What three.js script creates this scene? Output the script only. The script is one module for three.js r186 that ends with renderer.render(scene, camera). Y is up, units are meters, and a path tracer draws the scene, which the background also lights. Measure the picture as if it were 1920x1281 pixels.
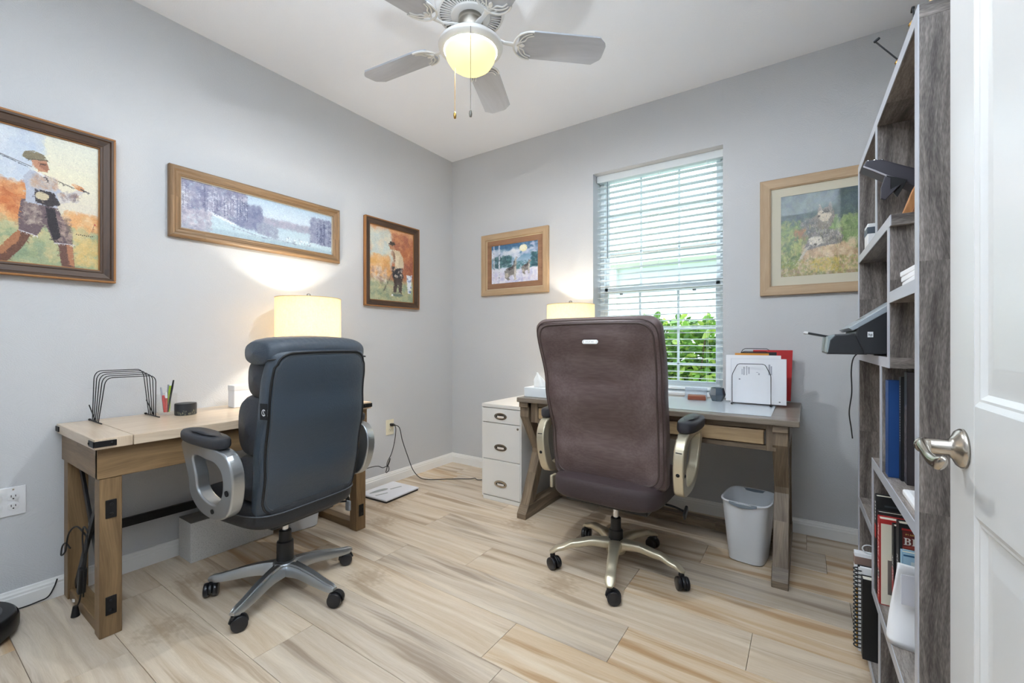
import * as THREE from 'three';
import { RoundedBoxGeometry } from 'three/addons/geometries/RoundedBoxGeometry.js';
import { mergeGeometries, mergeVertices, toCreasedNormals } from 'three/addons/utils/BufferGeometryUtils.js';
import { RectAreaLightUniformsLib } from 'three/addons/lights/RectAreaLightUniformsLib.js';
import { createNoise2D } from 'simplex-noise';

RectAreaLightUniformsLib.init();
const scene = new THREE.Scene();
const renderer = new THREE.WebGLRenderer({ antialias: true });
renderer.toneMapping = THREE.LinearToneMapping;
renderer.toneMappingExposure = 1.16;
renderer.shadowMap.enabled = true;

// ------------------------------------------------------------------ camera
const camera = new THREE.PerspectiveCamera(76.19, 1920 / 1281, 0.02, 80);
camera.position.set(2.687, 1.1, 3.005);
camera.rotation.y = THREE.MathUtils.degToRad(34);
scene.add(camera);

// ------------------------------------------------------------------ sky and sun (daylight reaches the room through the window only)
scene.background = new THREE.Color().setRGB(0.70, 0.87, 1.0);
scene.backgroundIntensity = 4.2;
const sun = new THREE.DirectionalLight(0xf4f4ff, 3.2);
sun.position.set(1.5, 9, 6.5); sun.target.position.set(1.8, 0, -3);
sun.castShadow = true;
Object.assign(sun.shadow.camera, { left: -9, right: 9, top: 9, bottom: -9, near: 0.5, far: 30 });
scene.add(sun, sun.target);

// ------------------------------------------------------------------ helpers
const V = (x, y, z) => new THREE.Vector3(x, y, z), R = THREE.MathUtils.degToRad;
function rng(seed) { let a = seed >>> 0; return () => { a = (a + 0x6d2b79f5) | 0; let t = Math.imul(a ^ (a >>> 15), 1 | a); t = (t + Math.imul(t ^ (t >>> 7), 61 | t)) ^ t; return ((t ^ (t >>> 14)) >>> 0) / 4294967296; }; }
const lerp = (a, b, t) => a + (b - a) * t, clamp = (x, a = 0, b = 1) => Math.min(b, Math.max(a, x)), sstep = (a, b, x) => { const t = clamp((x - a) / (b - a)); return t * t * (3 - 2 * t); };
function pw(list, x) { // piecewise smooth interpolation through [x, y] pairs
  if (x <= list[0][0]) return list[0][1];
  for (let i = 1; i < list.length; i++) if (x <= list[i][0]) { const t = (x - list[i - 1][0]) / (list[i][0] - list[i - 1][0]); return lerp(list[i - 1][1], list[i][1], t * t * (3 - 2 * t)); }
  return list[list.length - 1][1];
}
const taken = new Map();
function numbered(name) { const n = taken.get(name) ?? 0; taken.set(name, n + 1); return n ? name + '_' + String(n).padStart(3, '0') : name; }
function mesh(name, geo, mat, parent = null, pos, rot) {
  const o = new THREE.Mesh(geo, mat);
  o.name = parent ? name : numbered(name);
  if (pos) o.position.set(...pos);
  if (rot) o.rotation.set(...rot);
  o.castShadow = o.receiveShadow = true;
  (parent ?? scene).add(o);
  return o;
}
function thing(name, label, category, pos = [0, 0, 0], turn = 0, group) {
  const o = new THREE.Group(); o.name = numbered(name); o.position.set(...pos); o.rotation.y = turn;
  o.userData = { label, category }; if (group) o.userData.group = group;
  scene.add(o); return o;
}
function tag(o, label, category, group) { o.userData = { ...o.userData, label, category }; if (group) o.userData.group = group; return o; }
function struct(name, label, category = 'structure') { const o = new THREE.Group(); o.name = name; o.userData = { kind: 'structure', label, category }; scene.add(o); return o; }

const merge = (list) => mergeGeometries(list.map((g) => { const h = g.index ? g.toNonIndexed() : g; for (const k of Object.keys(h.attributes)) if (!['position', 'normal', 'uv'].includes(k)) h.deleteAttribute(k); return h; }), false);
const at = (g, x, y, z) => g.translate(x, y, z);
// uv in metres from position; the grain runs along `axis`
function uvm(g, axis = 'x') {
  if (g.index) g = g.toNonIndexed();
  const p = g.attributes.position, n = g.attributes.normal, uv = new Float32Array(p.count * 2), a = 'xyz'.indexOf(axis);
  for (let i = 0; i < p.count; i += 3) {
    const m = [0, 0, 0];
    for (let k = 0; k < 3; k++) { m[0] += Math.abs(n.getX(i + k)); m[1] += Math.abs(n.getY(i + k)); m[2] += Math.abs(n.getZ(i + k)); }
    const big = m.indexOf(Math.max(...m)), others = [0, 1, 2].filter((k) => k !== big);
    const ua = others.includes(a) ? a : others[0], va = others.find((k) => k !== ua);
    for (let k = 0; k < 3; k++) { const c = [p.getX(i + k), p.getY(i + k), p.getZ(i + k)]; uv[(i + k) * 2] = c[ua] + big * 0.37; uv[(i + k) * 2 + 1] = c[va] + big * 0.53; }
  }
  g.setAttribute('uv', new THREE.BufferAttribute(uv, 2));
  return g;
}
const B = (w, h, d) => new THREE.BoxGeometry(w, h, d);
const RB = (w, h, d, r = 0.003, s = 2) => new RoundedBoxGeometry(w, h, d, s, Math.min(r, w / 2.01, h / 2.01, d / 2.01));
// box from min to max corner, lightly rounded, with metre uv
function bx(x0, x1, y0, y1, z0, z1, axis = 'x', r = 0.002) { return uvm(at(RB(x1 - x0, y1 - y0, z1 - z0, r, 1), (x0 + x1) / 2, (y0 + y1) / 2, (z0 + z1) / 2), axis); }
const cyl = (r0, r1, h, n = 24) => new THREE.CylinderGeometry(r0, r1, h, n);
const lathe = (pts, n = 40) => new THREE.LatheGeometry(pts.map(([x, y]) => new THREE.Vector2(x, y)), n);
function tube(pts, r, seg, closed = false, radial = 8, smooth = true) {
  const P = pts.map((p) => (p.isVector3 ? p : V(...p)));
  let c;
  if (smooth) c = new THREE.CatmullRomCurve3(P, closed, 'centripetal');
  else { c = new THREE.CurvePath(); for (let i = 0; i < P.length - (closed ? 0 : 1); i++) c.add(new THREE.LineCurve3(P[i], P[(i + 1) % P.length])); }
  return new THREE.TubeGeometry(c, seg ?? P.length * 8, r, radial, closed);
}
// polyline with rounded corners
function bent(pts, rad, n = 5) {
  const P = pts.map((p) => V(...p)), out = [P[0]];
  for (let i = 1; i < P.length - 1; i++) {
    const a = P[i - 1].clone().sub(P[i]), b = P[i + 1].clone().sub(P[i]), k = Math.min(rad, a.length() / 2.1, b.length() / 2.1), s = P[i].clone().add(a.setLength(k)), e = P[i].clone().add(b.setLength(k));
    for (let j = 0; j <= n; j++) { const t = j / n; out.push(s.clone().multiplyScalar((1 - t) ** 2).addScaledVector(P[i], 2 * t * (1 - t)).addScaledVector(e, t * t)); }
  }
  out.push(P[P.length - 1]);
  return out;
}
function wire(pts, r, rad = 0.01, radial = 6) { const P = bent(pts, rad); return tube(P, r, P.length * 2, false, radial, false); }
// surface through rings of points
function loft(rings, cap = true) {
  const n = rings[0].length, pos = [], uv = [], idx = [];
  rings.forEach((ring, i) => { for (let j = 0; j <= n; j++) { const p = ring[j % n]; pos.push(p.x, p.y, p.z); uv.push(j / n, i / (rings.length - 1)); } });
  for (let i = 0; i < rings.length - 1; i++) for (let j = 0; j < n; j++) { const a = i * (n + 1) + j, b = a + n + 1; idx.push(a, a + 1, b, b, a + 1, b + 1); }
  if (cap) for (const i of [0, rings.length - 1]) {
    const c = new THREE.Vector3(); rings[i].forEach((p) => c.add(p)); c.divideScalar(n);
    const at0 = pos.length / 3; pos.push(c.x, c.y, c.z); uv.push(0.5, i ? 1 : 0);
    for (let j = 0; j < n; j++) { const a = i * (n + 1) + j; i ? idx.push(a, a + 1, at0) : idx.push(a + 1, a, at0); }
  }
  const g = new THREE.BufferGeometry();
  g.setAttribute('position', new THREE.Float32BufferAttribute(pos, 3)); g.setAttribute('uv', new THREE.Float32BufferAttribute(uv, 2)); g.setIndex(idx);
  g.computeVertexNormals();
  // weld the seam's normals
  const N = g.attributes.normal;
  for (let i = 0; i < rings.length; i++) { const a = i * (n + 1), b = a + n, v = V(N.getX(a) + N.getX(b), N.getY(a) + N.getY(b), N.getZ(a) + N.getZ(b)).normalize(); N.setXYZ(a, v.x, v.y, v.z); N.setXYZ(b, v.x, v.y, v.z); }
  return g;
}
// superellipse ring: half sizes a (along x) and b (along z), at height y
function sring(a, b, e, y, cx = 0, cz = 0, n = 40) {
  const out = [];
  for (let i = 0; i < n; i++) { const t = -(i / n) * Math.PI * 2, c = Math.cos(t), s = Math.sin(t); out.push(V(cx + Math.sign(c) * Math.abs(c) ** (2 / e) * a, y, cz + Math.sign(s) * Math.abs(s) ** (2 / e) * b)); }
  return out;
}
function shape(pts) { return new THREE.Shape(pts.map(([x, y]) => new THREE.Vector2(x, y))); }
function extrude(s, depth, bevel = 0, steps = 2, curveSegments = 16) { return new THREE.ExtrudeGeometry(s, { depth, bevelEnabled: bevel > 0, bevelSize: bevel, bevelThickness: bevel, bevelSegments: steps, curveSegments }); }
function smoothShape(pts, div = 60) { return new THREE.Shape(new THREE.CatmullRomCurve3(pts.map(([x, y]) => V(x, y, 0)), true, 'centripetal').getPoints(div).slice(0, -1).map((p) => new THREE.Vector2(p.x, p.y))); }

// ------------------------------------------------------------------ textures
const noises = new Map(), N2 = (seed) => { if (!noises.has(seed)) noises.set(seed, createNoise2D(rng(seed))); return noises.get(seed); };
function fbm(n, x, y, o = 4) { let s = 0, a = 0.5, t = 0; for (let i = 0; i < o; i++) { s += a * n(x, y); t += a; x = x * 2.03 + 7.1; y = y * 2.03 + 3.7; a *= 0.5; } return s / t; }
function dataTex(w, h, fn, srgb = true, repeat) {
  const d = new Uint8Array(w * h * 4);
  for (let y = 0; y < h; y++) for (let x = 0; x < w; x++) { const c = fn(x / w, y / h), i = (y * w + x) * 4; d[i] = clamp(c[0], 0, 255); d[i + 1] = clamp(c[1], 0, 255); d[i + 2] = clamp(c[2], 0, 255); d[i + 3] = 255; }
  const t = new THREE.DataTexture(d, w, h, THREE.RGBAFormat);
  t.wrapS = t.wrapT = THREE.RepeatWrapping; t.magFilter = THREE.LinearFilter; t.minFilter = THREE.LinearMipmapLinearFilter; t.generateMipmaps = true;
  if (srgb) t.colorSpace = THREE.SRGBColorSpace;
  if (repeat) t.repeat.set(...repeat);
  t.needsUpdate = true; return t;
}
const mixc = (a, b, t) => [lerp(a[0], b[0], t), lerp(a[1], b[1], t), lerp(a[2], b[2], t)];
// wood grain along u; su, sv: size of the tile in metres
function grain(seed, light, dark, { su = 1.2, sv = 0.4, fine = 260, along = 3, contrast = 1, w = 512, h = 512, wave = 0.02 } = {}) {
  const n = N2(seed), m = N2(seed + 1);
  return dataTex(w, h, (u, v) => {
    const x = u * su, y = v * sv, wv = y + wave * m(x * 1.6, y * 5);
    const f = fbm(n, x * along, wv * fine * 0.25, 3) * 0.5 + fbm(m, x * along * 4, wv * fine, 2) * 0.5;
    const big = fbm(n, x * 1.1 + 9, wv * 16, 3);
    return mixc(light, dark, clamp(0.5 + contrast * (0.42 * f + 0.38 * big)));
  }, true, [1 / su, 1 / sv]);
}
function canvasTex(w, h, draw) { const c = document.createElement('canvas'); c.width = w; c.height = h; draw(c.getContext('2d'), w, h); const t = new THREE.CanvasTexture(c); t.colorSpace = THREE.SRGBColorSpace; t.anisotropy = 8; return t; }

const orangePeel = dataTex(512, 512, (() => { const n = N2(5); return (u, v) => { const a = 6.2831 * u, b = 6.2831 * v, k = fbm(n, Math.cos(a) * 9 + Math.cos(b) * 13, Math.sin(a) * 9 + Math.sin(b) * 13, 3); const e = 128 + 110 * k; return [e, e, e]; }; })(), false, [1 / 0.45, 1 / 0.45]);
const leatherBump = dataTex(512, 512, (() => { const n = N2(8), m = N2(9); return (u, v) => { const k = Math.abs(fbm(n, u * 60, v * 60, 2)) * 1.3 + 0.35 * fbm(m, u * 8, v * 8, 3); const e = 90 + 120 * k; return [e, e, e]; }; })(), false);
const std = (o) => new THREE.MeshStandardMaterial(o), phys = (o) => new THREE.MeshPhysicalMaterial(o);

const M = {
  wall: std({ color: 0xcacbcd, roughness: 0.9, bumpMap: orangePeel, bumpScale: 0.0012 }),
  ceiling: std({ color: 0xf1f4fa, roughness: 0.95, bumpMap: orangePeel, bumpScale: 0.001 }),
  trim: std({ color: 0xf0efec, roughness: 0.35 }),
  door: std({ color: 0xdededd, roughness: 0.32 }),
  vinyl: std({ color: 0xeaf0f2, roughness: 0.35 }),
  slat: phys({ color: 0xdde3e6, roughness: 0.4 }),
  glass: phys({ color: 0xffffff, roughness: 0.0, transmission: 1, thickness: 0, ior: 1.45 }),
  nickel: std({ color: 0xbfb8ae, roughness: 0.22, metalness: 1 }),
  chrome: std({ color: 0xd8dade, roughness: 0.12, metalness: 1 }),
  silver: std({ color: 0xb4b8bb, roughness: 0.32, metalness: 0.9 }),
  champagne: std({ color: 0xcfc5ad, roughness: 0.34, metalness: 0.65 }),
  blackMetal: std({ color: 0x17171a, roughness: 0.45, metalness: 0.4 }),
  blackPlastic: std({ color: 0x16171a, roughness: 0.42 }),
  wheel: std({ color: 0x1c1d22, roughness: 0.28 }),
  greyPlastic: std({ color: 0x8c9096, roughness: 0.4 }),
  whitePlastic: std({ color: 0xe7e7e8, roughness: 0.35 }),
  brass: std({ color: 0xb08a4a, roughness: 0.3, metalness: 1 }),
  paper: std({ color: 0xeeeef0, roughness: 0.8 }),
  dark: std({ color: 0x24211f, roughness: 0.8 }),
  cord: std({ color: 0x1b1a1a, roughness: 0.55 }),
};

// ================================================================== the room
const H = 2.743, XR = 3.18, ZF = 3.75, WX0 = 1.383, WX1 = 2.255, WY0 = 0.765, WY1 = 2.336, T = 0.2;
const wallLeft = tag(mesh('wall_left', bx(-0.15, 0, -0.02, H, -0.2, ZF + 0.15, 'z', 0.0005), M.wall), 'light grey painted wall on the left with three framed pictures', 'wall'); wallLeft.userData.kind = 'structure';
{
  const w = tag(mesh('wall_back', merge([
    bx(0, WX0, -0.02, H, -T, 0, 'x', 0.0005), bx(WX1, XR, -0.02, H, -T, 0, 'x', 0.0005), bx(WX0, WX1, -0.02, WY0, -T, 0, 'x', 0.0005), bx(WX0, WX1, WY1, H, -T, 0, 'x', 0.0005)]), M.wall), 'light grey painted back wall around the window', 'wall');
  w.userData.kind = 'structure';
  const r = tag(mesh('wall_right', bx(XR, XR + 0.15, -0.02, H, -T, 2.72, 'z', 0.0005), M.wall), 'grey wall on the right behind the bookcase', 'wall'); r.userData.kind = 'structure';
  // the wall steps in towards the camera; the doorway that the white door belongs to is in that part, beside the camera
  const e = tag(mesh('wall_entry', merge([bx(2.985, XR, -0.02, H, 2.6, 2.72, 'x', 0.0005), bx(2.985, 3.11, 2.06, H, 2.72, 3.6, 'z', 0.0005), bx(2.985, 3.11, -0.02, H, 3.6, ZF, 'z', 0.0005)]), M.wall), 'grey wall beside the doorway next to the camera', 'wall'); e.userData.kind = 'structure';
  const f = tag(mesh('wall_front', bx(-0.15, 3.4, -0.02, H, ZF, ZF + 0.15, 'x', 0.0005), M.wall), 'grey wall behind the camera', 'wall'); f.userData.kind = 'structure';
  const c = tag(mesh('ceiling', bx(-0.2, 4.6, H, H + 0.2, -T, 4.6, 'x', 0.0005), M.ceiling), 'white textured ceiling above the fan', 'ceiling'); c.userData.kind = 'structure';
  // hallway beyond the doorway (outside the frame): closed, with an added ceiling lamp as fill for the room
  const hw = tag(mesh('wall_hall', merge([bx(4.3, 4.45, -0.02, H, 2.0, 4.6, 'z', 0.0005), bx(3.33, 4.3, -0.02, H, 2.0, 2.15, 'x', 0.0005), bx(3.11, 4.3, -0.02, H, 4.45, 4.6, 'x', 0.0005), bx(2.985, 3.11, -0.02, H, ZF + 0.15, 4.6, 'z', 0.0005)]), M.wall), 'hallway walls beyond the doorway outside the picture', 'wall'); hw.userData.kind = 'structure';
  const lamp = thing('added_hall_lamp', 'round white flush ceiling lamp added as fill light in the unseen hallway', 'lamp', [3.7, H - 0.06, 3.2]);
  mesh('lamp_base', at(cyl(0.17, 0.17, 0.02, 32), 0, 0.05, 0), M.trim, lamp);
  mesh('lamp_bowl', lathe([[0.16, 0.04], [0.15, 0], [0.1, -0.04], [0, -0.055]], 32), std({ color: 0xffffff, emissive: 0xfff2dc, emissiveIntensity: 1.2, roughness: 0.5 }), lamp);
  const pl = new THREE.PointLight(0xe2ecff, 2); pl.position.set(0, 0, 0); pl.shadow.radius = 5; pl.castShadow = true; lamp.add(pl);
}
// ---- unseen flash added behind the camera, bounced off the ceiling for soft even fill
{
  const f = thing('added_fill_flash', 'flash unit added on a stand behind the camera for bounced fill light', 'flash', [2.45, 0, 3.42]);
  for (let k = 0; k < 3; k++) { const a = k * 2.094 + 0.5; mesh('stand_leg', tube([[0, 0.45, 0], [Math.cos(a) * 0.22, 0.008, Math.sin(a) * 0.22]], 0.008, 4, false, 8), M.blackMetal, f); }
  mesh('stand_pole', at(cyl(0.01, 0.012, 0.95, 14), 0, 0.83, 0), M.blackMetal, f);
  mesh('flash_body', at(RB(0.075, 0.1, 0.055, 0.008), 0, 1.35, 0), M.blackPlastic, f);
  const head = mesh('flash_head', at(RB(0.078, 0.1, 0.058, 0.008), 0, 1.45, 0), M.blackPlastic, f);
  mesh('lamp_window', at(RB(0.066, 0.004, 0.044, 0.001), 0, 1.502, 0), std({ color: 0xffffff, emissive: 0xeef4ff, emissiveIntensity: 2 }), head);
  const s = new THREE.SpotLight(new THREE.Color().setRGB(0.85, 0.94, 1.0), 53, 0, R(52), 0.9); s.position.set(0, 1.512, 0); s.target.position.set(-0.16, 2.7, -0.4); s.castShadow = true; s.shadow.radius = 2; f.add(s, s.target);
}
// ---- floor: planks along x, 225 mm wide
{
  const floor = struct('floor', 'light maple plank floor with grey brown streaks', 'floor');
  mesh('subfloor', bx(-0.2, 4.6, -0.06, -0.012, -0.2, 4.6), std({ color: 0x6b5a48, roughness: 0.9 }), floor);
  const variants = [];
  const pal = [[[222, 206, 185], [203, 181, 154], [162, 139, 114]], [[216, 201, 182], [196, 176, 152], [153, 134, 114]], [[224, 206, 182], [207, 178, 143], [176, 138, 98]], [[212, 198, 180], [193, 174, 151], [149, 131, 114]]];
  for (let k = 0; k < 8; k++) {
    const n = N2(40 + k * 3), m = N2(41 + k * 3), q = N2(42 + k * 3), [c0, c1, c2] = pal[k % 4], off = k * 5.3;
    const map = dataTex(1024, 192, (u, v) => {
      const x = u * 1.22, y = v * 0.225, yy = y + 0.02 * m(x * 0.9 + off, y * 3) + 0.004 * m(x * 4, y * 20);
      const rings = fbm(n, x * 0.55 + off, yy * 16, 2), streak = fbm(q, x * 1.3 + off, yy * 70, 3), fine = fbm(m, x * 10, yy * 420, 2);
      const heart = sstep(0.0, 0.75, fbm(q, x * 0.6 + off * 2, yy * 9 + off, 2) + 0.22 * streak);
      let c = mixc(c0, c1, clamp(0.45 + 0.6 * rings + 0.22 * streak));
      c = mixc(c, c2, heart * 0.7);
      c = mixc(c, [232, 217, 194], sstep(0.1, 0.7, fbm(n, x * 0.8 - off, yy * 11 + 4, 2)) * 0.5);
      const kd = Math.hypot((u - 0.3 - 0.4 * ((k * 37) % 10) / 10) * 9, (v - 0.5) * 1.8);
      if (k % 4 === 0) c = mixc(c, c2, 0.45 * sstep(0.9, 0.1, kd + 0.35 * fbm(q, x * 18, y * 30, 2)));
      return [c[0] + 7 * fine, c[1] + 7 * fine, c[2] + 7 * fine];
    });
    variants.push(std({ map, roughness: 0.24 }));
  }
  const Wd = 0.2245, rnd = rng(11), z0 = 0.237 - Wd, geos = new Map();
  const starts = [2.69, 1.55, 2.25, 1.62, 2.02, 1.3, 0.9, 1.75, 0.62, 1.1, 1.5, 0.7, 0.35, 1.2, 0.2, 0.9, 0.5, 1.0, 0.3, 0.8];
  for (let row = 0; row < 17; row++) {
    const za = z0 + row * Wd, zb = Math.min(za + Wd, ZF);
    if (za >= ZF) break;
    const zs = Math.max(za, 0);
    let x = starts[row] - 1.22 * Math.ceil(starts[row] / 1.22);
    for (; x < 4.4; x += 1.22) {
      const xa = Math.max(x, 0), xb = Math.min(x + 1.22, 4.4); if (xb - xa < 0.02) continue;
      const w = xb - xa - 0.0012, d = zb - zs - 0.0012, g = RB(w, 0.012, d, 0.0012, 1);
      const p = g.attributes.position, uv = g.attributes.uv, flip = rnd() < 0.5;
      for (let i = 0; i < p.count; i++) { let u = (p.getX(i) + w / 2 + xa - x) / 1.22, v = (p.getZ(i) + d / 2) / Wd; if (flip) { u = 1 - u; v = 1 - v; } uv.setXY(i, u, v); }
      mesh('plank', g, variants[Math.floor(rnd() * 8)], floor, [(xa + xb) / 2, -0.006, (zs + zb) / 2]);
    }
  }
}
// ---- baseboards (moulded profile)
{
  const prof = [[0, 0], [0.014, 0], [0.014, 0.055], [0.0115, 0.06], [0.0115, 0.068], [0.008, 0.074], [0.006, 0.082], [0, 0.084]];
  const run = (name, len, pos, ry, label) => { const g = extrude(shape(prof), len, 0); const o = tag(mesh(name, g, M.trim, null, pos, [0, ry, 0]), label, 'baseboard'); o.userData.kind = 'structure'; };
  run('baseboard_left', ZF, [0, 0, 0], 0, 'white moulded baseboard along the left wall');
  run('baseboard_back', XR, [XR, 0, 0], -Math.PI / 2, 'white moulded baseboard under the window wall');
  const pr2 = extrude(shape(prof.map(([x, y]) => [-x, y])), 2.6, 0);
  const o = tag(mesh('baseboard_right', pr2, M.trim, null, [XR, 0, 0]), 'white baseboard behind the bookcase', 'baseboard'); o.userData.kind = 'structure';
}
// ---- window
{
  const w = struct('window_1', 'white single hung window with grilles in the back wall', 'window');
  const za = -0.19, zb = -0.135, fr = 0.035;
  const fb = (name, x0, x1, y0, y1, z0, z1, p = w) => mesh(name, bx(x0, x1, y0, y1, z0, z1, 'x', 0.003), M.vinyl, p);
  fb('frame', WX0, WX0 + fr, WY0, WY1, za, zb); fb('frame', WX1 - fr, WX1, WY0, WY1, za, zb); fb('frame', WX0 + fr, WX1 - fr, WY1 - fr, WY1, za, zb); fb('frame', WX0 + fr, WX1 - fr, WY0, WY0 + fr, za, zb);
  const xa = WX0 + fr, xb = WX1 - fr, mr0 = 1.462, mr1 = 1.505;
  const sash = (name, y0, y1, z0, z1, hs, rail) => {
    const s = fb(name, xa, xb, rail[0], rail[1], z0, z1);
    fb('stile', xa, xa + 0.028, y0, y1, z0, z1, s); fb('stile', xb - 0.028, xb, y0, y1, z0, z1, s); fb('rail', xa, xb, y0, y0 + 0.03, z0 + 0.001, z1 - 0.001, s);
    const zc = (z0 + z1) / 2;
    for (const k of [1, 2]) { const x = xa + (xb - xa) * k / 3; fb('muntin', x - 0.008, x + 0.008, y0, y1, zc - 0.005, zc + 0.005, s); }
    for (const y of hs) fb('muntin', xa + 0.02, xb - 0.02, y - 0.008, y + 0.008, zc - 0.005, zc + 0.005, s);
    const g = mesh('pane', new THREE.PlaneGeometry(xb - xa - 0.04, y1 - y0 - 0.04), M.glass, s, [(xa + xb) / 2, (y0 + y1) / 2, zc - 0.008]); g.castShadow = false;
  };
  sash('upper_sash', mr0, WY1 - fr, -0.185, -0.165, [1.765, 2.04], [mr0, mr1]);
  sash('lower_sash', WY0 + fr, mr1, -0.16, -0.138, [0.945, 1.19], [mr0 - 0.005, mr1]);
  mesh('sash_lock', RB(0.04, 0.014, 0.02, 0.003), M.whitePlastic, w, [1.66, 1.512, -0.15]); mesh('sash_lock', RB(0.04, 0.014, 0.02, 0.003), M.whitePlastic, w, [2.02, 1.512, -0.15]);
  for (const x of [1.55, 2.06]) mesh('vent_latch', RB(0.022, 0.012, 0.008, 0.002), M.greyPlastic, w, [x, 1.452, -0.134]);
  const sill = tag(mesh('window_sill', bx(WX0 - 0.02, WX1 + 0.02, WY0 - 0.018, WY0 + 0.002, -0.135, 0.018, 'x', 0.004), std({ color: 0xe9ecef, roughness: 0.25 })), 'white marble sill under the blind', 'sill'); sill.userData.kind = 'structure';
}
// ---- blind
{
  const b = thing('window_blind', 'white horizontal slat blind lowered inside the window recess', 'blind', [(WX0 + WX1) / 2, WY0, -0.095]);
  const w = WX1 - WX0 - 0.012, top = WY1 - WY0;
  mesh('head_rail', at(RB(w, 0.045, 0.05, 0.004), 0, top - 0.024, 0), M.slat, b);
  mesh('valance', at(RB(w + 0.004, 0.05, 0.006, 0.002), 0, top - 0.026, 0.031), M.slat, b);
  // gently crowned slat
  const pts = []; for (let i = 0; i <= 6; i++) { const t = i / 6 * 2 - 1; pts.push([t * 0.025, 0.0022 * (1 - t * t)]); }
  const sh = [...pts.map(([z, y]) => [z, y + 0.0012]), ...pts.slice().reverse().map(([z, y]) => [z, y - 0.0012])];
  const sg = extrude(shape(sh), w, 0).rotateY(Math.PI / 2).translate(-w / 2, 0, 0);
  for (let k = 0, y = top - 0.085; y > 0.045; y -= 0.0437, k++) mesh('slat', sg, M.slat, b, [0, y, 0], [R(-2 + 1.2 * Math.sin(k * 2.1)), 0, 0]);
  mesh('bottom_rail', at(RB(w, 0.016, 0.05, 0.004), 0, 0.02, 0), M.slat, b);
  for (const x of [-0.3, 0.02, 0.33]) for (const z of [-0.026, 0.026]) mesh('ladder_cord', at(cyl(0.0009, 0.0009, top - 0.06, 6), x, top / 2, z), M.slat, b);
  mesh('tilt_wand', at(cyl(0.0035, 0.0045, 0.56, 8), -w / 2 + 0.085, top - 0.05 - 0.29, 0.042), std({ color: 0x7f8b93, roughness: 0.3 }), b);
}
// ---- white door folded back on the right, standing in front of the bookcase's side
{
  const d = struct('door_1', 'white moulded two panel interior door standing open beside the bookcase', 'door');
  d.position.set(2.951, 0.01, 2.665); d.rotation.y = R(3.1) ; // local -z runs along the leaf to its free edge; the face towards the room is -x
  const L = 0.785, hh = 2.03, th = 0.035;
  const P = (z0, z1, y0, y1, name = 'stile', x0 = 0, x1 = th) => mesh(name, uvm(at(RB(x1 - x0, y1 - y0, z1 - z0, 0.0015, 1), (x0 + x1) / 2, (y0 + y1) / 2, -(z0 + z1) / 2), 'y'), M.door, d);
  const s = 0.112;
  P(0, s, 0, hh); P(L - s, L, 0, hh);
  P(s, L - s, 0, 0.22, 'rail'); P(s, L - s, 0.805, 0.985, 'rail'); P(s, L - s, hh - 0.13, hh, 'rail');
  for (const [y0, y1] of [[0.22, 0.805], [0.985, hh - 0.13]]) {
    const z0 = s, z1 = L - s;
    mesh('panel_back', uvm(at(B(0.012, y1 - y0, z1 - z0), th / 2, (y0 + y1) / 2, -(z0 + z1) / 2), 'y'), M.door, d);
    // sticking: sloped moulding with two steps, built as a lofted frame
    const ringAt = (o, x) => [V(x, y0 + o, -(z0 + o)), V(x, y1 - o, -(z0 + o)), V(x, y1 - o, -(z1 - o)), V(x, y0 + o, -(z1 - o))];
    const rings = [[0, 0.001], [0.008, 0.004], [0.012, 0.004], [0.02, 0.0105], [0.032, 0.0105], [0.062, 0.003], [0.064, 0.003]].map(([o, x]) => ringAt(o, x));
    const g = toCreasedNormals(loft(rings.reverse(), false), 0.3);
    mesh('panel_moulding', g, M.door, d);
    mesh('raised_panel', uvm(at(B(0.012, y1 - y0 - 0.127, z1 - z0 - 0.127), 0.009, (y0 + y1) / 2, -(z0 + z1) / 2), 'y'), M.door, d);
  }
  const hz = -(L - 0.066), hy = 0.905;
  const h = mesh('lever_handle', lathe([[0, 0], [0.034, 0], [0.034, 0.004], [0.03, 0.009], [0.02, 0.014], [0.014, 0.02], [0.0125, 0.05], [0, 0.05]], 40).rotateZ(Math.PI / 2), M.nickel, d, [0, hy, hz]);
  const lp = [[-0.05, 0.002, 0.0], [-0.056, 0.002, 0.012], [-0.057, -0.003, 0.035], [-0.056, -0.011, 0.06], [-0.053, -0.012, 0.085], [-0.049, -0.004, 0.105]];
  const curve = new THREE.CatmullRomCurve3(lp.map((p) => V(...p))), rings = [];
  for (let i = 0; i <= 24; i++) { const t = i / 24, p = curve.getPoint(t), w = pw([[0, 0.012], [0.15, 0.012], [0.5, 0.010], [0.85, 0.0115], [0.96, 0.009], [1, 0.003]], t), ring = []; for (let j = 0; j < 14; j++) { const a = (j / 14) * 6.2832; ring.push(V(p.x + Math.cos(a) * w * 0.62, p.y + Math.sin(a) * w, p.z)); } rings.push(ring); }
  mesh('lever', loft(rings), M.nickel, h);
  mesh('lever_hub', at(new THREE.SphereGeometry(0.0145, 20, 14), -0.05, 0, 0), M.nickel, h);
  for (const y of [0.25, 1.0, 1.78]) mesh('hinge', at(cyl(0.006, 0.006, 0.09, 12), 0.002, y, 0.006), M.nickel, d);
}
{
  const o = tag(mesh('trim_1', merge([bx(2.965, 2.985, 0, 2.12, 2.655, 2.715, 'y'), bx(2.965, 2.985, 0, 2.12, 3.6, 3.66, 'y'), bx(2.965, 2.985, 2.06, 2.12, 2.715, 3.6, 'z')]), M.trim), 'white door casing beside the camera', 'door trim'); o.userData.kind = 'structure';
}
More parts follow.
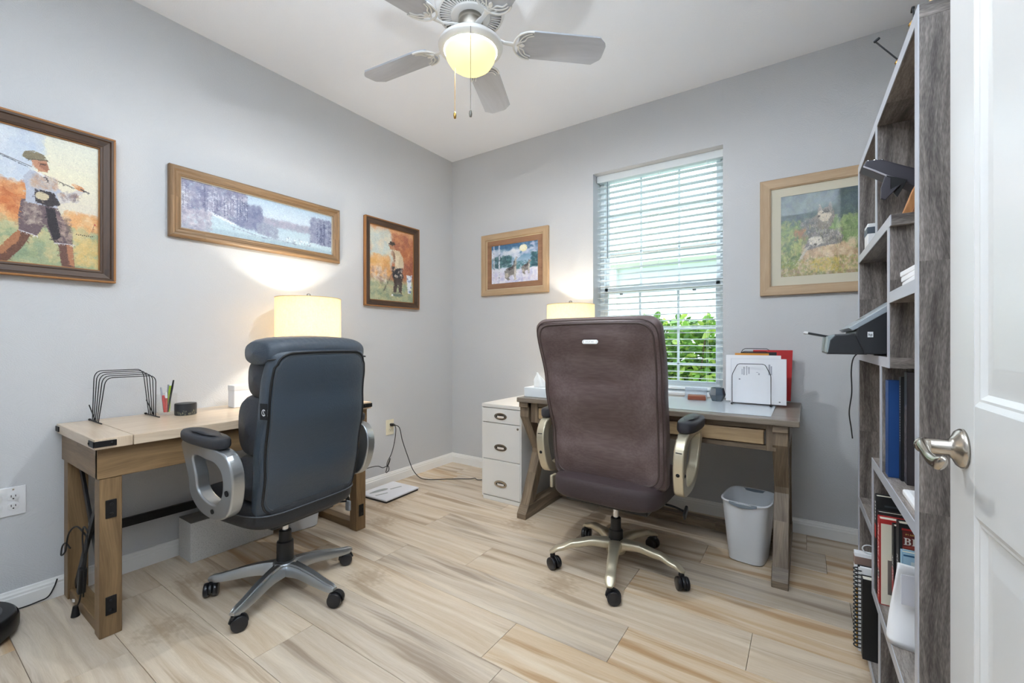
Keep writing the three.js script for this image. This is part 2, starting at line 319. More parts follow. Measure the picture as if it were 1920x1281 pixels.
// ---- outside: lawn, hedge, neighbouring house
{
  const g = tag(mesh('lawn', bx(-14, 18, -0.5, -0.35, -16, -0.2, 'x', 0.001), std({ color: 0x7a8a55, roughness: 1 })), 'lawn between the two houses outside the window', 'lawn'); g.userData.kind = 'structure';
  const h = thing('neighbour_house', 'pale neighbouring house with tiled roof seen through the window blind', 'house', [0, -0.35, -4.6]);
  const stucco = std({ color: 0xe6e8ea, roughness: 0.9 }), white = std({ color: 0xf2f4f4, roughness: 0.7 }), tile = std({ color: 0xd9c6bd, roughness: 0.85 }), tile2 = std({ color: 0xcdb8b0, roughness: 0.85 });
  const nx0 = 2.0, nx1 = 2.75;
  mesh('house_wall', merge([bx(-7, nx0, 0, 2.9, -0.2, 0), bx(nx1, 9, 0, 2.9, -0.2, 0), bx(nx0, nx1, 0, 1.15, -0.2, 0), bx(nx0, nx1, 2.45, 2.9, -0.2, 0), bx(-7, 9, 0, 2.9, -3.4, -3.2)]), stucco, h);
  mesh('soffit', bx(-7.4, 9.4, 2.74, 2.77, -0.2, 0.55), std({ color: 0xe3ead6, roughness: 0.9 }), h);
  mesh('fascia', bx(-7.4, 9.4, 2.74, 2.92, 0.55, 0.58), white, h);
  mesh('downspout', bx(-0.25, -0.13, 0, 2.74, 0.0, 0.09), white, h);
  const win = mesh('house_window', merge([bx(nx0 - 0.06, nx1 + 0.06, 2.45, 2.53, -0.03, 0.03), bx(nx0 - 0.06, nx1 + 0.06, 1.07, 1.15, -0.03, 0.05), bx(nx0 - 0.06, nx0, 1.15, 2.45, -0.03, 0.03), bx(nx1, nx1 + 0.06, 1.15, 2.45, -0.03, 0.03)]), white, h);
  mesh('pane', bx(nx0, nx1, 1.15, 2.45, -0.11, -0.1), std({ color: 0x7fa3a8, roughness: 0.2 }), win);
  for (let y = 1.2; y < 2.44; y += 0.075) mesh('louvre', at(RB(nx1 - nx0, 0.05, 0.012, 0.003, 1).rotateX(0.5), (nx0 + nx1) / 2, y, -0.05), std({ color: 0xb4cbcd, roughness: 0.5 }), win);
  // roof: courses of flat tiles
  const slope = R(27), tg = RB(0.29, 0.03, 0.42, 0.006, 1);
  const roof = mesh('roof', at(B(17, 0.06, 4.2), 0, 0, -2.1), tile2, h, [1, 2.9, 0.62], [slope, 0, 0]);
  for (let c = 0; c < 10; c++) for (let i = 0; i < 20; i++) mesh('roof_tile', tg, (i * 7 + c * 3) % 4 ? tile : tile2, roof, [-3.4 + i * 0.3 + (c % 2) * 0.15, 0.05, -0.15 - c * 0.36], [0.06, 0, 0]);
}
{
  const h = thing('hedge', 'leafy green hedge outside below the window', 'hedge', [1.6, -0.35, -2.35]);
  const rnd = rng(77), list = [], n = N2(3);
  const leaf = (() => { const g = new THREE.BufferGeometry(), p = [[0, 0, 0], [-0.018, 0.004, 0.022], [0, -0.002, 0.026], [0.018, 0.004, 0.022], [-0.02, 0.004, 0.048], [0, -0.003, 0.05], [0.02, 0.004, 0.048], [0, -0.008, 0.078]]; const f = [0, 1, 2, 0, 2, 3, 1, 4, 5, 1, 5, 2, 2, 5, 6, 2, 6, 3, 4, 7, 5, 5, 7, 6]; g.setAttribute('position', new THREE.Float32BufferAttribute(p.flat(), 3)); g.setIndex(f); g.computeVertexNormals(); return g; })();
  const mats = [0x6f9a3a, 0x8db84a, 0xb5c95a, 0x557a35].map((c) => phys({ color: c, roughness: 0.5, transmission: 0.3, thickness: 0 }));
  const per = 3600, q = new THREE.Quaternion(), e = new THREE.Euler(), m = new THREE.Matrix4();
  mats.forEach((mat, k) => {
    const im = new THREE.InstancedMesh(leaf, mat, per); im.name = 'foliage'; im.userData.kind = 'stuff';
    for (let i = 0; i < per; i++) {
      const x = (rnd() - 0.5) * 5.2, top = 1.62 + 0.16 * n(x * 1.3, 0) + 0.1 * n(x * 5, 3), y = 0.05 + Math.pow(rnd(), 0.75) * top, zf = 0.42 + 0.12 * n(x * 3, y * 3), z = zf - rnd() * rnd() * 0.5;
      e.set(-0.6 + (rnd() - 0.5) * 2.2, (rnd() - 0.5) * 5, (rnd() - 0.5) * 1.6); q.setFromEuler(e);
      const s = 0.8 + rnd() * 0.9; m.compose(V(x, y, z), q, V(s, s, s)); im.setMatrixAt(i, m);
    }
    im.castShadow = im.receiveShadow = true; h.add(im);
  });
  const stems = []; for (let i = 0; i < 60; i++) { const x = (rnd() - 0.5) * 5, z = (rnd() - 0.5) * 0.5; stems.push(tube([[x, 0, z], [x + (rnd() - 0.5) * 0.2, 0.6, z + (rnd() - 0.5) * 0.2], [x + (rnd() - 0.5) * 0.4, 1.3 + rnd() * 0.4, z + 0.2]], 0.008, 8, false, 5)); }
  mesh('stems', merge(stems), std({ color: 0x5b4a35, roughness: 0.9 }), h);
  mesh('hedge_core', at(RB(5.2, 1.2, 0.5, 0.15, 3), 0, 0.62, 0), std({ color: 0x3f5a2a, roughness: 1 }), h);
}

// ================================================================== ceiling fan with light
{
  const f = thing('ceiling_fan', 'white five blade ceiling fan with grey blades and glowing bowl light', 'ceiling fan', [1.542, H, 1.612]);
  const white = std({ color: 0xe4e3e1, roughness: 0.35 }), bladeMat = std({ color: 0xbcbfc6, roughness: 0.5, map: grain(301, [255, 255, 255], [226, 226, 228], { su: 1, sv: 0.3, fine: 200, contrast: 0.7 }) });
  const Y = (y) => y - H;
  mesh('canopy', lathe([[0, Y(H)], [0.07, Y(H)], [0.068, Y(2.71)], [0.045, Y(2.68)], [0.02, Y(2.67)], [0, Y(2.67)]]), white, f);
  mesh('downrod', at(cyl(0.0125, 0.0125, 0.13, 16), 0, Y(2.615), 0), white, f);
  mesh('motor_housing', lathe([[0, Y(2.58)], [0.06, Y(2.575)], [0.115, Y(2.56)], [0.142, Y(2.53)], [0.147, Y(2.49)], [0.142, Y(2.458)], [0.132, Y(2.442)], [0.128, Y(2.442)], [0.128, Y(2.45)], [0, Y(2.45)]], 56), white, f);
  // vented underside: fins over a dark recess
  const vent = mesh('vent_ring', lathe([[0.126, Y(2.44)], [0.134, Y(2.44)], [0.134, Y(2.446)], [0.126, Y(2.446)], [0.126, Y(2.44)]], 56), white, f);
  mesh('vent_ring', lathe([[0.045, Y(2.432)], [0.078, Y(2.432)], [0.082, Y(2.437)], [0.082, Y(2.445)], [0.045, Y(2.445)]], 56), white, vent);
  mesh('recess', at(new THREE.CylinderGeometry(0.13, 0.13, 0.003, 48), 0, Y(2.4485), 0), M.dark, vent);
  const fin = at(RB(0.05, 0.006, 0.0062, 0.0015, 1), 0.104, 0, 0);
  for (let i = 0; i < 54; i++) mesh('fin', fin, white, vent, [0, Y(2.4425), 0], [0, (i / 54) * Math.PI * 2, 0]);
  mesh('switch_housing', lathe([[0, Y(2.435)], [0.05, Y(2.435)], [0.052, Y(2.41)], [0.046, Y(2.37)], [0.048, Y(2.355)], [0.044, Y(2.335)], [0, Y(2.335)]], 36), M.nickel, f);
  // light kit: open pan and frosted bowl
  mesh('light_pan', lathe([[0.048, Y(2.356)], [0.052, Y(2.358)], [0.11, Y(2.336)], [0.13, Y(2.318)], [0.1325, Y(2.31)], [0.13, Y(2.303)], [0.111, Y(2.292)], [0.107, Y(2.293)], [0.104, Y(2.306)], [0.048, Y(2.35)], [0.048, Y(2.356)]], 56), white, f);
  for (let k = 0; k < 3; k++) mesh('pan_strut', at(RB(0.05, 0.004, 0.012, 0.001), 0.068, 0, 0), white, f, [0, Y(2.345), 0], [0, k * 2.094 + 0.4, 0]);
  mesh('light_bowl', lathe([[0.1055, Y(2.3)], [0.105, Y(2.286)], [0.098, Y(2.262)], [0.084, Y(2.24)], [0.06, Y(2.222)], [0.03, Y(2.213)], [0.0001, Y(2.211)]], 56), std({ color: 0xfff0c0, emissive: new THREE.Color().setRGB(1.0, 0.83, 0.28), emissiveIntensity: 0.95, roughness: 0.35 }), f);
  const L = new THREE.PointLight(new THREE.Color().setRGB(0.9, 0.95, 0.98), 3.2); L.position.set(0, Y(2.289), 0); L.shadow.radius = 1; L.castShadow = true; f.add(L);
  // blades
  const r0 = 0.2, r1 = 0.567, hw = 0.066;
  const bs = new THREE.Shape(); bs.moveTo(r0, -hw * 0.72); bs.quadraticCurveTo(r0 + 0.03, -hw * 0.96, r0 + 0.06, -hw); bs.lineTo(r1 - 0.035, -hw * 1.02); bs.lineTo(r1 - 0.006, -hw * 0.62); bs.quadraticCurveTo(r1, -hw * 0.5, r1, -hw * 0.35); bs.lineTo(r1, hw * 0.35); bs.quadraticCurveTo(r1, hw * 0.5, r1 - 0.006, hw * 0.62); bs.lineTo(r1 - 0.035, hw * 1.02); bs.lineTo(r0 + 0.06, hw); bs.quadraticCurveTo(r0 + 0.03, hw * 0.96, r0, hw * 0.72); bs.closePath();
  const bg = uvm(extrude(bs, 0.006, 0.001, 1).rotateX(Math.PI / 2), 'x');
  // scrolled blade iron: arm, crescent and inner scrolls
  const ig = [];
  ig.push(loft([[0.062, 0.013, 0.006, 0.024], [0.1, 0.011, 0.005, 0.012], [0.14, 0.009, 0.005, -0.004], [0.172, 0.011, 0.004, -0.008], [0.185, 0.016, 0.003, -0.008]].map(([x, w, h, y]) => { const o = []; for (let i = 0; i < 12; i++) { const a = (i / 12) * 6.2832; o.push(V(x, y + Math.sin(a) * h, Math.cos(a) * w)); } return o; })));
  const arc = (cx, rx, rz, a0, a1, r) => { const P = []; for (let i = 0; i <= 14; i++) { const a = lerp(a0, a1, i / 14); P.push(V(cx - Math.cos(a) * rx, -0.008, Math.sin(a) * rz)); } return tube(P, r, 28, false, 7); };
  ig.push(arc(0.245, 0.066, 0.066, -1.72, 1.72, 0.0042), arc(0.262, 0.062, 0.06, -1.35, 1.35, 0.003));
  for (const s of [-1, 1]) { ig.push(tube([[0.19, -0.008, 0], [0.206, -0.008, s * 0.014], [0.222, -0.008, s * 0.022], [0.232, -0.008, s * 0.04], [0.256, -0.008, s * 0.05]], 0.0032, 20, false, 6), tube([[0.2, -0.008, 0], [0.215, -0.008, s * 0.006], [0.224, -0.008, 0]], 0.0028, 12, false, 6)); }
  ig.push(at(cyl(0.008, 0.008, 0.006, 16), 0.212, -0.008, 0));
  const iron = merge(ig);
  for (let k = 0; k < 5; k++) {
    const g = mesh('blade', bg, bladeMat, f, [0, Y(2.348), 0], [0, R(114 - 72 * k), 0]); g.rotation.order = 'YXZ'; g.rotation.x = R(-11);
    mesh('blade_iron', iron, white, g, [0, -0.001, 0]);
  }
  // pull chains
  const chain = (x, z, top, end, mat, name) => { const c = mesh('pull_chain', at(cyl(0.0012, 0.0012, top - end, 6), x, Y((top + end) / 2), z), mat, f); mesh(name, at(lathe([[0, -0.026], [0.0045, -0.025], [0.0062, -0.014], [0.005, -0.004], [0.0022, 0.002], [0, 0.004]], 14), x, Y(end), z), mat, c); return c; };
  chain(0.085, 0.104, 2.303, 1.982, std({ color: 0x77746d, roughness: 0.4, metalness: 0.5 }), 'chain_fob');
  chain(-0.055, -0.035 + 0.07, 2.32, 2.045, M.brass, 'chain_fob');
}

// ================================================================== left desk (tan, black iron braces)
{
  const topM = std({ map: grain(310, [224, 207, 184], [190, 166, 140], { su: 1.3, sv: 0.5, fine: 160, along: 2, contrast: 0.85 }), roughness: 0.28 });
  const legM = std({ map: grain(312, [152, 124, 88], [100, 77, 51], { su: 1.0, sv: 0.4, fine: 180, along: 2, contrast: 0.9 }), roughness: 0.45 });
  const d = thing('writing_desk', 'light tan wooden desk with black corner brackets against the left wall', 'desk', [0, 0, 0]);
  const z0 = 1.335, z1 = 2.545, x1 = 0.56, yt = 0.745;
  mesh('table_top', bx(0.006, x1, 0.706, yt, z0 + 0.112, z1 - 0.112, 'z', 0.003), topM, d);
  mesh('breadboard_end', bx(0.006, x1, 0.706, yt, z1 - 0.11, z1, 'x', 0.003), topM, d); mesh('breadboard_end', bx(0.006, x1, 0.706, yt, z0, z0 + 0.11, 'x', 0.003), topM, d);
  const ai = 0.026;
  mesh('side_apron', bx(0.02, x1 - ai, 0.592, 0.706, z1 - 0.035, z1 - 0.013, 'x'), legM, d); mesh('side_apron', bx(0.02, x1 - ai, 0.592, 0.706, z0 + 0.013, z0 + 0.035, 'x'), legM, d);
  mesh('front_apron', bx(x1 - ai - 0.02, x1 - ai + 0.001, 0.592, 0.706, z1 - 0.3, z1 - 0.013, 'z'), legM, d); mesh('front_apron', bx(x1 - ai - 0.02, x1 - ai + 0.001, 0.592, 0.706, z0 + 0.013, z0 + 0.3, 'z'), legM, d);
  mesh('back_apron', bx(0.02, 0.04, 0.592, 0.706, z0 + 0.035, z1 - 0.035, 'z'), legM, d);
  const dr = mesh('drawer', bx(0.06, x1 - ai + 0.003, 0.6, 0.7, z0 + 0.303, z1 - 0.303, 'z'), legM, d);
  for (const z of [1.72, 2.16]) mesh('drawer_pull', at(RB(0.018, 0.018, 0.09, 0.004), x1 - ai + 0.012, 0.65, z), M.blackMetal, dr);
  for (const [za, zb, s] of [[z1 - 0.085, z1 - 0.02, 1], [z0 + 0.02, z0 + 0.085, -1]]) {
    for (const [xa, xb] of [[0.47, 0.532], [0.02, 0.082]]) {
      const l = mesh('leg', bx(xa, xb, 0, 0.592, za, zb, 'y', 0.003), legM, d);
      if (xa > 0.3) for (const y of [0.115, 0.475]) { const p = mesh('bolt_plate', RB(0.004, 0.068, 0.032, 0.0018, 2), M.blackMetal, l, [xb + 0.002, y, (za + zb) / 2]); for (const dy of [-0.018, 0.018]) mesh('bolt', at(new THREE.SphereGeometry(0.006, 12, 8).scale(0.6, 1, 1), 0.002, dy, 0), M.blackMetal, p); }
    }
    mesh('foot_rail', bx(0.082, 0.47, 0, 0.042, za + 0.006, zb - 0.006, 'x', 0.003), legM, d);
    const zc = (za + zb) / 2, br = (a, b) => { const g = RB(Math.hypot(b[0] - a[0], b[1] - a[1]), 0.03, 0.01, 0.002); g.rotateZ(Math.atan2(b[1] - a[1], b[0] - a[0])); return g; };
    mesh('cross_brace', br([0.082, 0.58], [0.47, 0.05]), M.blackMetal, d, [0.276, 0.315, zc - 0.006]); mesh('cross_brace', br([0.082, 0.05], [0.47, 0.58]), M.blackMetal, d, [0.276, 0.315, zc + 0.006]);
  }
  mesh('stretcher', bx(0.045, 0.065, 0.236, 0.276, z0 + 0.085, z1 - 0.085, 'z'), M.blackMetal, d);
  // corner brackets wrapping the top's corners
  for (const [z, s] of [[z1, 1], [z0, -1]]) {
    for (const [x, sx] of [[x1, 1], [0.006, -1]]) {
      const g = merge([at(RB(0.004, 0.022, 0.062, 0.0015), x + sx * 0.002, 0.726, z - s * 0.031), at(RB(0.062, 0.022, 0.004, 0.0015), x - sx * 0.029, 0.726, z + s * 0.002)]);
      if (sx < 0) { mesh('corner_bracket', at(RB(0.05, 0.022, 0.004, 0.0015), x + 0.025, 0.726, z + s * 0.002), M.blackMetal, d); continue; }
      const b = mesh('corner_bracket', g, M.blackMetal, d);
      mesh('bolt', at(new THREE.SphereGeometry(0.0055, 10, 8).scale(0.6, 1, 1), x + 0.004, 0.726, z - s * 0.048), M.blackMetal, b);
      mesh('bolt', at(new THREE.SphereGeometry(0.0055, 10, 8).scale(1, 1, 0.6), x - 0.05, 0.726, z + s * 0.004), M.blackMetal, b);
    }
  }
}

// ================================================================== right desk (grey brown trestle desk)
{
  const topM = std({ map: grain(320, [150, 139, 126], [104, 92, 80], { su: 1.3, sv: 0.5, fine: 170, along: 2 }), roughness: 0.3 });
  const legM = std({ map: grain(322, [150, 132, 110], [84, 70, 56], { su: 1.0, sv: 0.4, fine: 150, along: 2, contrast: 1.1 }), roughness: 0.5 });
  const drM = std({ map: grain(324, [190, 165, 128], [140, 115, 84], { su: 1.0, sv: 0.4, fine: 170, along: 2 }), roughness: 0.5 });
  const d = thing('trestle_desk', 'grey brown wooden trestle desk under the window', 'desk', [0, 0, 0]);
  const xa = 1.185, xb = 2.665, yt = 0.75, zf = 0.728;
  mesh('table_top', bx(xa, xb, 0.722, yt, 0.022, zf, 'x', 0.004), topM, d);
  mesh('front_apron', merge([bx(1.3, 2.57, 0.695, 0.722, 0.66, 0.69, 'x'), bx(1.3, 2.57, 0.598, 0.622, 0.66, 0.69, 'x'), bx(2.535, 2.575, 0.598, 0.722, 0.655, 0.694, 'y'), bx(1.27, 1.32, 0.598, 0.722, 0.655, 0.694, 'y'), bx(1.905, 1.955, 0.622, 0.7, 0.66, 0.69, 'y')]), legM, d);
  for (const [a, b] of [[1.325, 1.9], [1.96, 2.53]]) {
    const dr = mesh('drawer', merge([bx(a + 0.003, b - 0.003, 0.626, 0.692, 0.676, 0.702, 'x', 0.004), bx(a + 0.02, b - 0.02, 0.63, 0.688, 0.3, 0.676, 'x')]), drM, d);
    mesh('drawer_knob', lathe([[0, 0], [0.006, 0], [0.006, 0.008], [0.0135, 0.014], [0.0145, 0.019], [0.011, 0.024], [0, 0.025]], 20).rotateX(Math.PI / 2), std({ color: 0xd8c8ae, roughness: 0.3 }), dr, [(a + b) / 2, 0.66, 0.702]);
  }
  mesh('side_apron', bx(1.215, 1.24, 0.61, 0.722, 0.06, 0.66, 'z'), legM, d); mesh('side_apron', bx(2.6, 2.625, 0.61, 0.722, 0.06, 0.66, 'z'), legM, d);
  mesh('back_apron', bx(1.24, 2.6, 0.61, 0.722, 0.05, 0.075, 'x'), legM, d);
  for (const x of [1.195, 2.56]) {
    const w = 0.062;
    const leg = (pts) => uvm(extrude(shape(pts), w - 0.004, 0.002, 1).rotateY(-Math.PI / 2).translate(x + w - 0.002, 0, 0), 'y'); // shape x becomes z
    const front = [[0.70, 0.722], [0.635, 0.722], [0.632, 0.64], [0.49, 0.41], [0.49, 0.36], [0.635, 0.075], [0.7, 0.075], [0.557, 0.375], [0.557, 0.405], [0.70, 0.63]];
    mesh('leg', leg(front), legM, d); mesh('leg', leg(front.map(([z, y]) => [0.745 - z, y])), legM, d);
    mesh('foot_beam', uvm(extrude(shape([[0.03, 0], [0.735, 0], [0.735, 0.028], [0.7, 0.075], [0.06, 0.075], [0.03, 0.05]]), w, 0.002, 1).rotateY(-Math.PI / 2).translate(x + w, 0.002, 0), 'z'), legM, d);
    mesh('cap_block', bx(x, x + w, 0.69, 0.722, 0.04, 0.715, 'z'), legM, d);
  }
  mesh('stretcher', merge([bx(1.257, 2.56, 0.02, 0.075, 0.24, 0.29, 'x'), bx(1.257, 2.56, 0.045, 0.068, 0.29, 0.305, 'x')]), legM, d);
}

// ================================================================== file cabinet
{
  const m = std({ color: 0xdedcd8, roughness: 0.38 });
  const c = thing('file_cabinet', 'white three drawer metal file cabinet beside the trestle desk', 'cabinet', [0.96, 0, 0]);
  const w = 0.165, h = 0.668, zf = 0.578;
  mesh('body', merge([bx(-w, w, 0, 0.03, 0.03, zf - 0.012, 'x'), bx(-w, -w + 0.012, 0.02, h - 0.02, 0.03, zf), bx(w - 0.012, w, 0.02, h - 0.02, 0.03, zf), bx(-w, w, 0.02, h - 0.02, 0.03, 0.04), bx(-w + 0.01, w - 0.01, 0, 0.028, 0.04, zf)]), m, c);
  mesh('cabinet_top', bx(-w, w, h - 0.026, h, 0.03, zf + 0.003, 'x', 0.004), m, c);
  for (const [y0, y1] of [[0.033, 0.283], [0.287, 0.537], [0.541, 0.638]]) {
    const dr = mesh('drawer', bx(-w + 0.008, w - 0.008, y0, y1, 0.05, zf + 0.004, 'x', 0.003), m, c);
    const cy = y1 < 0.3 ? y0 + 0.205 : y1 < 0.6 ? y0 + 0.185 : (y0 + y1) / 2;
    const py = y0 < 0.1 ? 0.126 : y0 < 0.4 ? 0.375 : 0.588;
    const ringO = new THREE.Shape(); ringO.absellipse(0, 0, 0.05, 0.022, 0, Math.PI * 2); const hole = new THREE.Path(); hole.absellipse(0, 0, 0.04, 0.0135, 0, Math.PI * 2); ringO.holes.push(hole);
    const hd = mesh('recessed_pull', extrude(ringO, 0.003, 0.002, 2, 24), M.nickel, dr, [0.0, py, zf + 0.005]);
    const cup = new THREE.Shape(); cup.absellipse(0, 0, 0.04, 0.0135, 0, Math.PI * 2);
    mesh('pull_recess', extrude(cup, 0.001, 0, 1, 24), M.dark, hd, [0, 0, -0.0005]); mesh('pull_lip', at(RB(0.055, 0.014, 0.002, 0.001), 0, -0.004, 0.002), std({ color: 0xd9d2cc, roughness: 0.4 }), hd);
  }
  mesh('lock', lathe([[0, 0], [0.008, 0], [0.008, 0.003], [0.006, 0.004], [0, 0.004]], 18).rotateX(Math.PI / 2), M.nickel, c, [w - 0.026, 0.515, zf + 0.004]);
}

// ================================================================== bookcase (grey oak, geometric shelves)
const BC = { x0: 0, d: 0.285, z: [0.855, 1.832], h: 1.772 };
const bookcase = thing('bookcase', 'tall grey oak bookcase with staggered shelves on the right', 'bookcase', [2.872, 0, 1.832], R(1.03));
{
  const m = std({ map: grain(330, [160, 150, 143], [76, 69, 65], { su: 0.5, sv: 0.25, fine: 420, along: 12, contrast: 1.4, wave: 0.012 }), roughness: 0.42, bumpMap: leatherBump, bumpScale: 0.0003 });
  const edge = std({ color: 0xb9bcc4, roughness: 0.3 });  // paler than the boards: window sheen at grazing angle put into the colour
  const t = 0.028, D = BC.d, zz = (z) => z - 1.832; // local z: 0 at the near side, -0.977 at the far side; local +x runs back to the wall
  const board = (name, z0, z1, y0, y1, axis, depth = D) => { const o = mesh(name, bx(0.002, depth, y0, y1, zz(z0), zz(z1), axis, 0.0008), m, bookcase); mesh('edge_sheen_band', bx(0, 0.0022, y0, y1, zz(z0), zz(z1), axis, 0.0004), edge, o); return o; };
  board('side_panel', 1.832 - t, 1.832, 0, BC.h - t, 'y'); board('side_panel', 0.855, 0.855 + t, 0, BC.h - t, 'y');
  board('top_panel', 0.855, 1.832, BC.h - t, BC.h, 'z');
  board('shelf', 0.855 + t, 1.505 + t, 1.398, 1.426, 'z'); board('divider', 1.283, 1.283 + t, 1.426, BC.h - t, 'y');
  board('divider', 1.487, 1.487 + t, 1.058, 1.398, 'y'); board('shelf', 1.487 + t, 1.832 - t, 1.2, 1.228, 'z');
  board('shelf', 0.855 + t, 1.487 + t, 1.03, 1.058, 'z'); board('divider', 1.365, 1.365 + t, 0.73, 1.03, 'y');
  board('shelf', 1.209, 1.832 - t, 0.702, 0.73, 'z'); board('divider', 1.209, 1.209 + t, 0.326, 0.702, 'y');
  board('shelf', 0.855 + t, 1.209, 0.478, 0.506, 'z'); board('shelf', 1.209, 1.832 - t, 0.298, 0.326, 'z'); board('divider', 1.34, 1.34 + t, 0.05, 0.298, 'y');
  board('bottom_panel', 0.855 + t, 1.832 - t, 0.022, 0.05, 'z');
  mesh('back_panel', bx(D - 0.006, D, 0.05, BC.h - t, zz(0.883), zz(1.804), 'y'), m, bookcase);
}
// points on the bookcase, given in its own frame -> world
const onBC = (x, y, z) => { const v = V(x, y, z - 1.832).applyAxisAngle(V(0, 1, 0), R(1.03)); return [2.872 + v.x, y, 1.832 + v.z]; };

// ================================================================== desk lamps
{
  const shadeTex = dataTex(256, 256, (() => { const n = N2(61); return (u, v) => { const k = 236 + 14 * fbm(n, u * 300, v * 16, 2) + 14 * fbm(n, u * 16, v * 300, 2); return [k, k * 0.97, k * 0.9]; }; })());
  shadeTex.repeat.set(3, 1);
  const lamp = (pos, r, label, top) => {
    const l = thing('table_lamp', label, 'lamp', pos, 0, 'desk lamps with drum shades');
    const y = pos[1], sh = 0.285, st = top - y, sb = st - sh;
    mesh('lamp_base', lathe([[0, 0], [0.075, 0], [0.075, 0.012], [0.03, 0.022], [0.014, 0.035], [0.013, sb + 0.02], [0, sb + 0.02]], 32), M.nickel, l);
    mesh('lamp_shade', lathe([[r, sb], [r, st], [r - 0.0015, st], [r - 0.0015, sb], [r, sb]], 64), phys({ color: 0xfff8ea, map: shadeTex, transmission: 0.5, roughness: 0.95, thickness: 0, side: THREE.DoubleSide }), l);
    const hoop = new THREE.TorusGeometry(r - 0.001, 0.0022, 8, 64).rotateX(Math.PI / 2);
    mesh('shade_ring', hoop, std({ color: 0xd8c49a, roughness: 0.7 }), l, [0, st, 0]); mesh('shade_ring', hoop, std({ color: 0xd8c49a, roughness: 0.7 }), l, [0, sb, 0]);
    const hub = mesh('shade_spider', merge([0, 1, 2].map((k) => { const a = k * 2.094; return tube([[0, st - 0.002, 0], [Math.cos(a) * r * 0.98, st - 0.002, Math.sin(a) * r * 0.98]], 0.0016, 2, false, 6); })), M.nickel, l);
    mesh('harp', merge([-1, 1].map((s) => tube([[0, st - 0.004, 0], [s * 0.03, st - 0.03, 0], [s * 0.05, st - 0.1, 0], [s * 0.045, st - 0.18, 0], [s * 0.014, st - 0.235, 0]], 0.0018, 24, false, 6))), M.nickel, l);
    mesh('finial', at(new THREE.SphereGeometry(0.013, 18, 12), 0, st + 0.018, 0), M.nickel, hub); mesh('finial_stem', at(cyl(0.004, 0.004, 0.012, 10), 0, st + 0.004, 0), M.nickel, hub);
    mesh('socket', at(cyl(0.017, 0.017, 0.06, 18), 0, st - 0.235, 0), M.brass, l);
    mesh('light_bulb', at(lathe([[0.013, 0], [0.016, 0.02], [0.028, 0.05], [0.03, 0.065], [0.024, 0.086], [0.012, 0.096], [0, 0.098]], 24), 0, st - 0.205, 0), std({ color: 0xffffff, emissive: 0xffdca8, emissiveIntensity: 2.0 }), l);
    const p = new THREE.PointLight(new THREE.Color().setRGB(1, 0.92, 0.78), 0.8); p.position.set(0, st - 0.145, 0); p.shadow.radius = 1.3; p.castShadow = true; l.add(p);
  };
  lamp([0.26, 0.745, 1.548], 0.178, 'cream drum shade lamp on the tan desk behind the black chair', 1.352);
  lamp([1.316, 0.75, 0.235], 0.167, 'cream drum shade lamp on the trestle desk left of the window', 1.357);
}

// ================================================================== office chairs (each faces its own -z)
function backLoft({ y0, y1, w, t, z, e = 5, corner = 0.06, n = 64, rows = 46 }) {
  const rings = [];
  for (let i = 0; i <= rows; i++) {
    const k = i / rows, y = lerp(y0, y1, 0.5 - 0.5 * Math.cos(Math.PI * k)), v = (y - y0) / (y1 - y0);
    const dTop = y1 - y, dBot = y - y0, cr = (d, c) => (d >= c ? 0 : c - Math.sqrt(Math.max(0, c * c - (c - d) ** 2)));
    const hw = Math.max(0.004, pw(w, v) - cr(dTop, corner) - cr(dBot, corner * 0.75)), th = Math.max(0.003, pw(t, v) * Math.sqrt(Math.min(1, Math.min(dTop, dBot) / 0.035 * 1.2 + 0.04)));
    rings.push(sring(hw, th, e, y, 0, pw(z, v), n));
  }
  return loft(rings);
}
// closed seam line lying on the back face of such a loft, inset from its outline
function seamPts({ y0, y1, w, t, z, e = 5 }, inset, top, bot, rad) {
  const surf = (x, y) => { const v = clamp((y - y0) / (y1 - y0)), hw = pw(w, v), th = pw(t, v); return V(x, y, pw(z, v) + th * Math.pow(Math.max(0, 1 - Math.pow(Math.min(1, Math.abs(x) / hw), e)), 1 / e)); };
  const out = [], hx = (y) => pw(w, (y - y0) / (y1 - y0)) - inset;
  const N = 26;
  for (let i = 0; i <= N; i++) { const y = lerp(bot + rad, top - rad, i / N); out.push(surf(hx(y), y)); }
  for (let i = 1; i < 8; i++) { const a = i / 8 * Math.PI / 2; out.push(surf(hx(top) - rad + rad * Math.cos(a), top - rad + rad * Math.sin(a))); }
  for (let i = 0; i <= 14; i++) { const x = lerp(hx(top) - rad, -hx(top) + rad, i / 14); out.push(surf(x, top + 0.006 * (1 - (x / hx(top)) ** 2))); }
  for (let i = 1; i < 8; i++) { const a = Math.PI / 2 + i / 8 * Math.PI / 2; out.push(surf(-hx(top) + rad + rad * Math.cos(a), top - rad + rad * Math.sin(a))); }
  for (let i = N; i >= 0; i--) { const y = lerp(bot + rad, top - rad, i / N); out.push(surf(-hx(y), y)); }
  for (let i = 1; i < 8; i++) { const a = Math.PI + i / 8 * Math.PI / 2; out.push(surf(-hx(bot) + rad + rad * Math.cos(a), bot + rad + rad * Math.sin(a))); }
  for (let i = 0; i <= 14; i++) { const x = lerp(-hx(bot) + rad, hx(bot) - rad, i / 14); out.push(surf(x, bot)); }
  for (let i = 1; i < 8; i++) { const a = Math.PI * 1.5 + i / 8 * Math.PI / 2; out.push(surf(hx(bot) - rad + rad * Math.cos(a), bot + rad + rad * Math.sin(a))); }
  return out;
}
